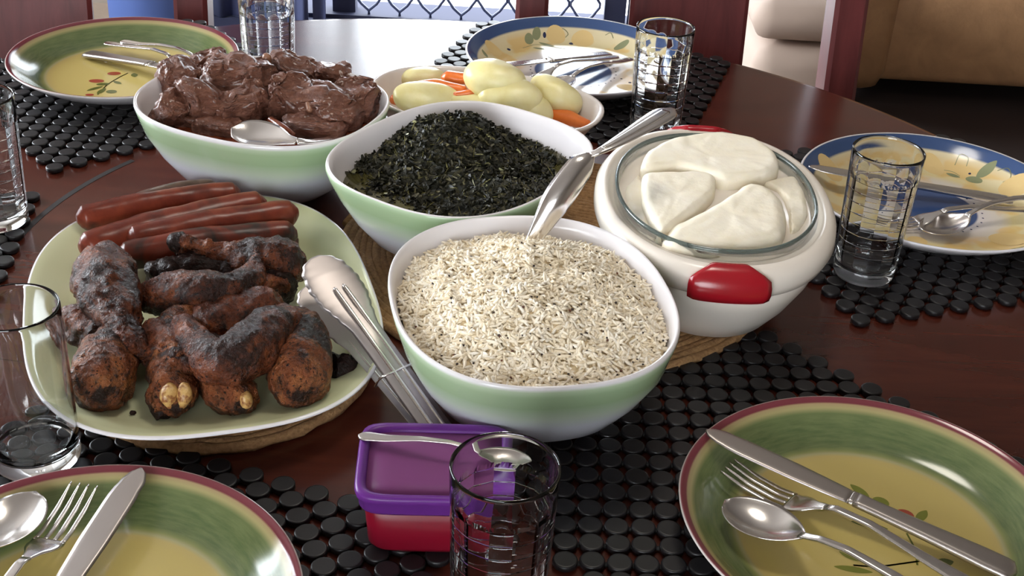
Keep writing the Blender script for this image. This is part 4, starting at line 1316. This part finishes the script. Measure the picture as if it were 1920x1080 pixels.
# maize porridge slices in the casserole
PGRP = 'slices of maize porridge'
def slice_(pxs, z0, z1, r, label, seed, tilt=(0, 0), amp=.0007, name='porridge_slice'):
    pts = [P(px, py, z1) for px, py in pxs]
    cx = sum(p.x for p in pts) / len(pts); cy = sum(p.y for p in pts) / len(pts)
    v, f = slab([(p.x - cx, p.y - cy) for p in pts], z0 - z1, 0, r, 96, amp, 90, seed, topf=lambda x, y: tilt[0] * x + tilt[1] * y)
    o = obj(name, v, f, MT['pap'], loc=(cx, cy, z1))
    md = o.modifiers.new('remesh', 'REMESH'); md.mode = 'VOXEL'; md.voxel_size = .0014; md.use_smooth_shade = True
    md = o.modifiers.new('smooth', 'SMOOTH'); md.iterations = 5; md.factor = .5
    return tag(o, label, 'porridge', PGRP)
rings = [se(.082 * q, .109 * q, 2.15, 80, .072) for q in (1, .6, .1)]
rings = [se(.060, .083, 2.15, 80, .024), se(.074, .101, 2.15, 80, .046)] + rings
V, F = loft(rings); V = wob([Vector(v) for v in V], .0012, 70, 3)
tag(obj('porridge_slice', V, F, MT['pap'], loc=CAS[:3], rotz=CAS[3]), 'lowest layer of porridge filling the glass dish', 'porridge', PGRP)
slice_([(1202, 304), (1214, 278), (1262, 254), (1345, 243), (1415, 254), (1456, 282), (1462, 306), (1436, 322), (1362, 330), (1318, 318), (1270, 306), (1224, 310)], .084, .114, .007, 'long white porridge slice at the back of the casserole', 1)
slice_([(1206, 322), (1260, 318), (1326, 318), (1344, 330), (1340, 356), (1300, 392), (1246, 434), (1228, 420), (1206, 370)], .084, .112, .006, 'triangular white porridge slice at the left of the casserole', 2)
slice_([(1243, 440), (1262, 414), (1320, 386), (1376, 352), (1402, 336), (1440, 342), (1470, 368), (1478, 400), (1470, 434), (1420, 450), (1340, 458), (1268, 454)], .074, .112, .011, 'thick white porridge slice at the front right of the casserole', 3)
slice_([(1430, 338), (1488, 326), (1508, 350), (1516, 395), (1500, 424), (1482, 430), (1478, 390), (1462, 356)], .080, .104, .006, 'porridge slice wedged at the right wall of the casserole', 4)
slice_([(1200, 324), (1172, 348), (1178, 390), (1208, 424), (1240, 444), (1246, 430), (1212, 380)], .080, .102, .006, 'porridge slice along the left wall under the triangular one', 5)

# sausages
SG = 'grilled sausages on the platter'
def saus(a, b, z0, z1, r, m, label, seed, sag=0):
    mx, my = (a[0] + b[0]) / 2, (a[1] + b[1]) / 2
    keys = [(*a, z0, r * .93), (a[0] * .75 + b[0] * .25, a[1] * .75 + b[1] * .25 + sag * .7, z0 * .75 + z1 * .25, r), (mx, my + sag, (z0 + z1) / 2, r * 1.02), (a[0] * .25 + b[0] * .75, a[1] * .25 + b[1] * .75 + sag * .7, z0 * .25 + z1 * .75, r), (*b, z1, r * .93)]
    return piece('sausage', keys, MT[m], label, 'sausage', SG, amp=.0011, freq=26, seed=seed)
saus((250, 392), (392, 358), .036, .040, .0125, 'sausage_grey', 'greyish sausage at the back of the pile', 1, -6)
saus((166, 408), (430, 366), .042, .043, .0130, 'sausage', 'slim red sausage in front of the greyish one', 2, -4)
saus((176, 458), (474, 386), .044, .048, .0148, 'sausage', 'long red sausage in the middle of the pile', 3, -3)
saus((262, 448), (534, 402), .046, .046, .0142, 'sausage', 'red sausage with a browned right end', 4, -2)
saus((246, 478), (532, 440), .043, .044, .0142, 'sausage_char', 'front sausage blackened towards its right end', 5, -3)
saus((420, 452), (540, 452), .030, .032, .0115, 'sausage', 'sausage tucked under the blackened one', 6, 0)

# chicken
CG = 'grilled chicken pieces'
def chick(nm, keys, label, seed, m='chicken', amp=.004, freq=62, sq=1.0):
    return piece(nm, keys, MT[m], label, 'chicken', CG, amp=amp, freq=freq, seed=seed, seg=40, per=12, squash=sq)
d1 = chick('chicken_drumstick', [(345, 458, .060, .0085), (378, 464, .059, .0075), (420, 472, .057, .0095), (480, 486, .054, .019), (530, 496, .050, .022)], 'drumstick with pale bone end lying against the sausages', 11)
piece('charred_bone_end', [(338, 456, .0605, .0098), (332, 455, .061, .0092)], MT['char'], amp=.0014, seed=3, seg=20, per=5, parent=d1)
chick('chicken_wing', [(286, 556, .052, .014), (330, 553, .056, .020), (390, 556, .057, .021), (440, 546, .056, .017), (470, 520, .060, .012), (482, 488, .066, .0055)], 'browned wing in the centre with its tip pointing up', 12, amp=.003)
chick('chicken_wing_tip', [(450, 545, .050, .012), (500, 540, .050, .011), (536, 536, .048, .006)], 'thin dark wing end right of the central wing', 13)
chick('chicken_drumstick', [(196, 508, .056, .024), (202, 545, .058, .026), (222, 595, .058, .018), (240, 632, .056, .0115), (250, 655, .052, .013)], 'blackened drumstick at the left pointing down to the front', 14)
chick('chicken_thigh', [(150, 600, .036, .016), (178, 622, .038, .019), (205, 640, .038, .016)], 'shiny brown piece at the left edge of the chicken', 15)
f1 = chick('chicken_drumstick', [(192, 712, .042, .0245), (198, 680, .044, .023), (215, 640, .044, .015)], 'light brown drumstick at the front left of the platter', 16, 'chicken_light', amp=.003)
f2 = chick('chicken_drumstick', [(324, 738, .036, .0185), (326, 712, .038, .0185), (335, 660, .044, .022), (342, 615, .046, .020)], 'drumstick facing front with a pale cracked joint', 17, 'chicken_light', amp=.0042, freq=75)
piece('joint_gristle', [(316, 730, .0475, .0056), (317, 744, .0435, .0066), (319, 756, .038, .005)], MT['bone'], amp=.0014, seed=4, seg=18, per=5, parent=f2)
piece('joint_gristle', [(344, 730, .0475, .005), (346, 744, .0435, .0058), (342, 755, .038, .004)], MT['bone'], amp=.0014, seed=5, seg=18, per=5, parent=f2)
piece('charred_skin', [(292, 742, .034, .008), (300, 762, .028, .009), (312, 768, .026, .007)], MT['char'], amp=.003, seed=6, seg=18, per=5, parent=f2)
f3 = chick('chicken_drumstick', [(446, 742, .033, .0165), (428, 735, .034, .0175), (405, 705, .038, .018), (390, 660, .042, .017)], 'small drumstick facing front, right of the cracked joint', 18, 'chicken_light', amp=.003)
piece('joint_gristle', [(460, 744, .039, .0045), (462, 755, .035, .0048)], MT['bone'], amp=.001, seed=7, seg=16, per=5, parent=f3)
chick('chicken_wing', [(340, 612, .062, .010), (375, 650, .062, .013), (412, 682, .060, .018), (455, 665, .062, .021), (500, 630, .062, .021), (535, 598, .060, .013)], 'bent wing in front, opened like a wide letter V', 19, amp=.003)
chick('chicken_drumstick', [(560, 712, .042, .0235), (564, 680, .044, .024), (572, 635, .046, .019), (560, 605, .048, .014)], 'orange-brown drumstick at the front right by the tongs', 20, 'chicken_light', amp=.0025)
chick('chicken_piece', [(300, 640, .044, .020), (320, 665, .046, .018), (350, 690, .044, .015)], 'dark piece between the left drumstick and the bent wing', 21)
chick('chicken_piece', [(390, 618, .044, .022), (430, 610, .044, .022), (490, 590, .044, .022)], 'dark piece under the two wings', 22)
chick('chicken_piece', [(300, 515, .040, .014), (360, 510, .040, .017), (430, 508, .040, .016), (520, 540, .040, .018)], 'shadowed charred piece behind the central wing', 23, 'char', amp=.004)
piece('charred_bit', [(312, 500, .050, .007), (318, 512, .048, .009)], MT['char'], 'small black charred knob behind the central wing', 'chicken', CG, amp=.003, seed=9, seg=20)
piece('charred_bit', [(628, 682, .027, .010), (648, 686, .027, .011), (660, 678, .027, .007)], MT['char'], 'black charred scrap beside the tongs on the platter', 'chicken', CG, amp=.004, freq=90, seed=8, seg=24)
piece('crumb', [(246, 774, .0225, .0018), (251, 774, .0225, .0018)], MT['char'], 'tiny black crumb on the front of the platter', 'crumb', amp=.0008, freq=200, seed=2, seg=10, per=4)
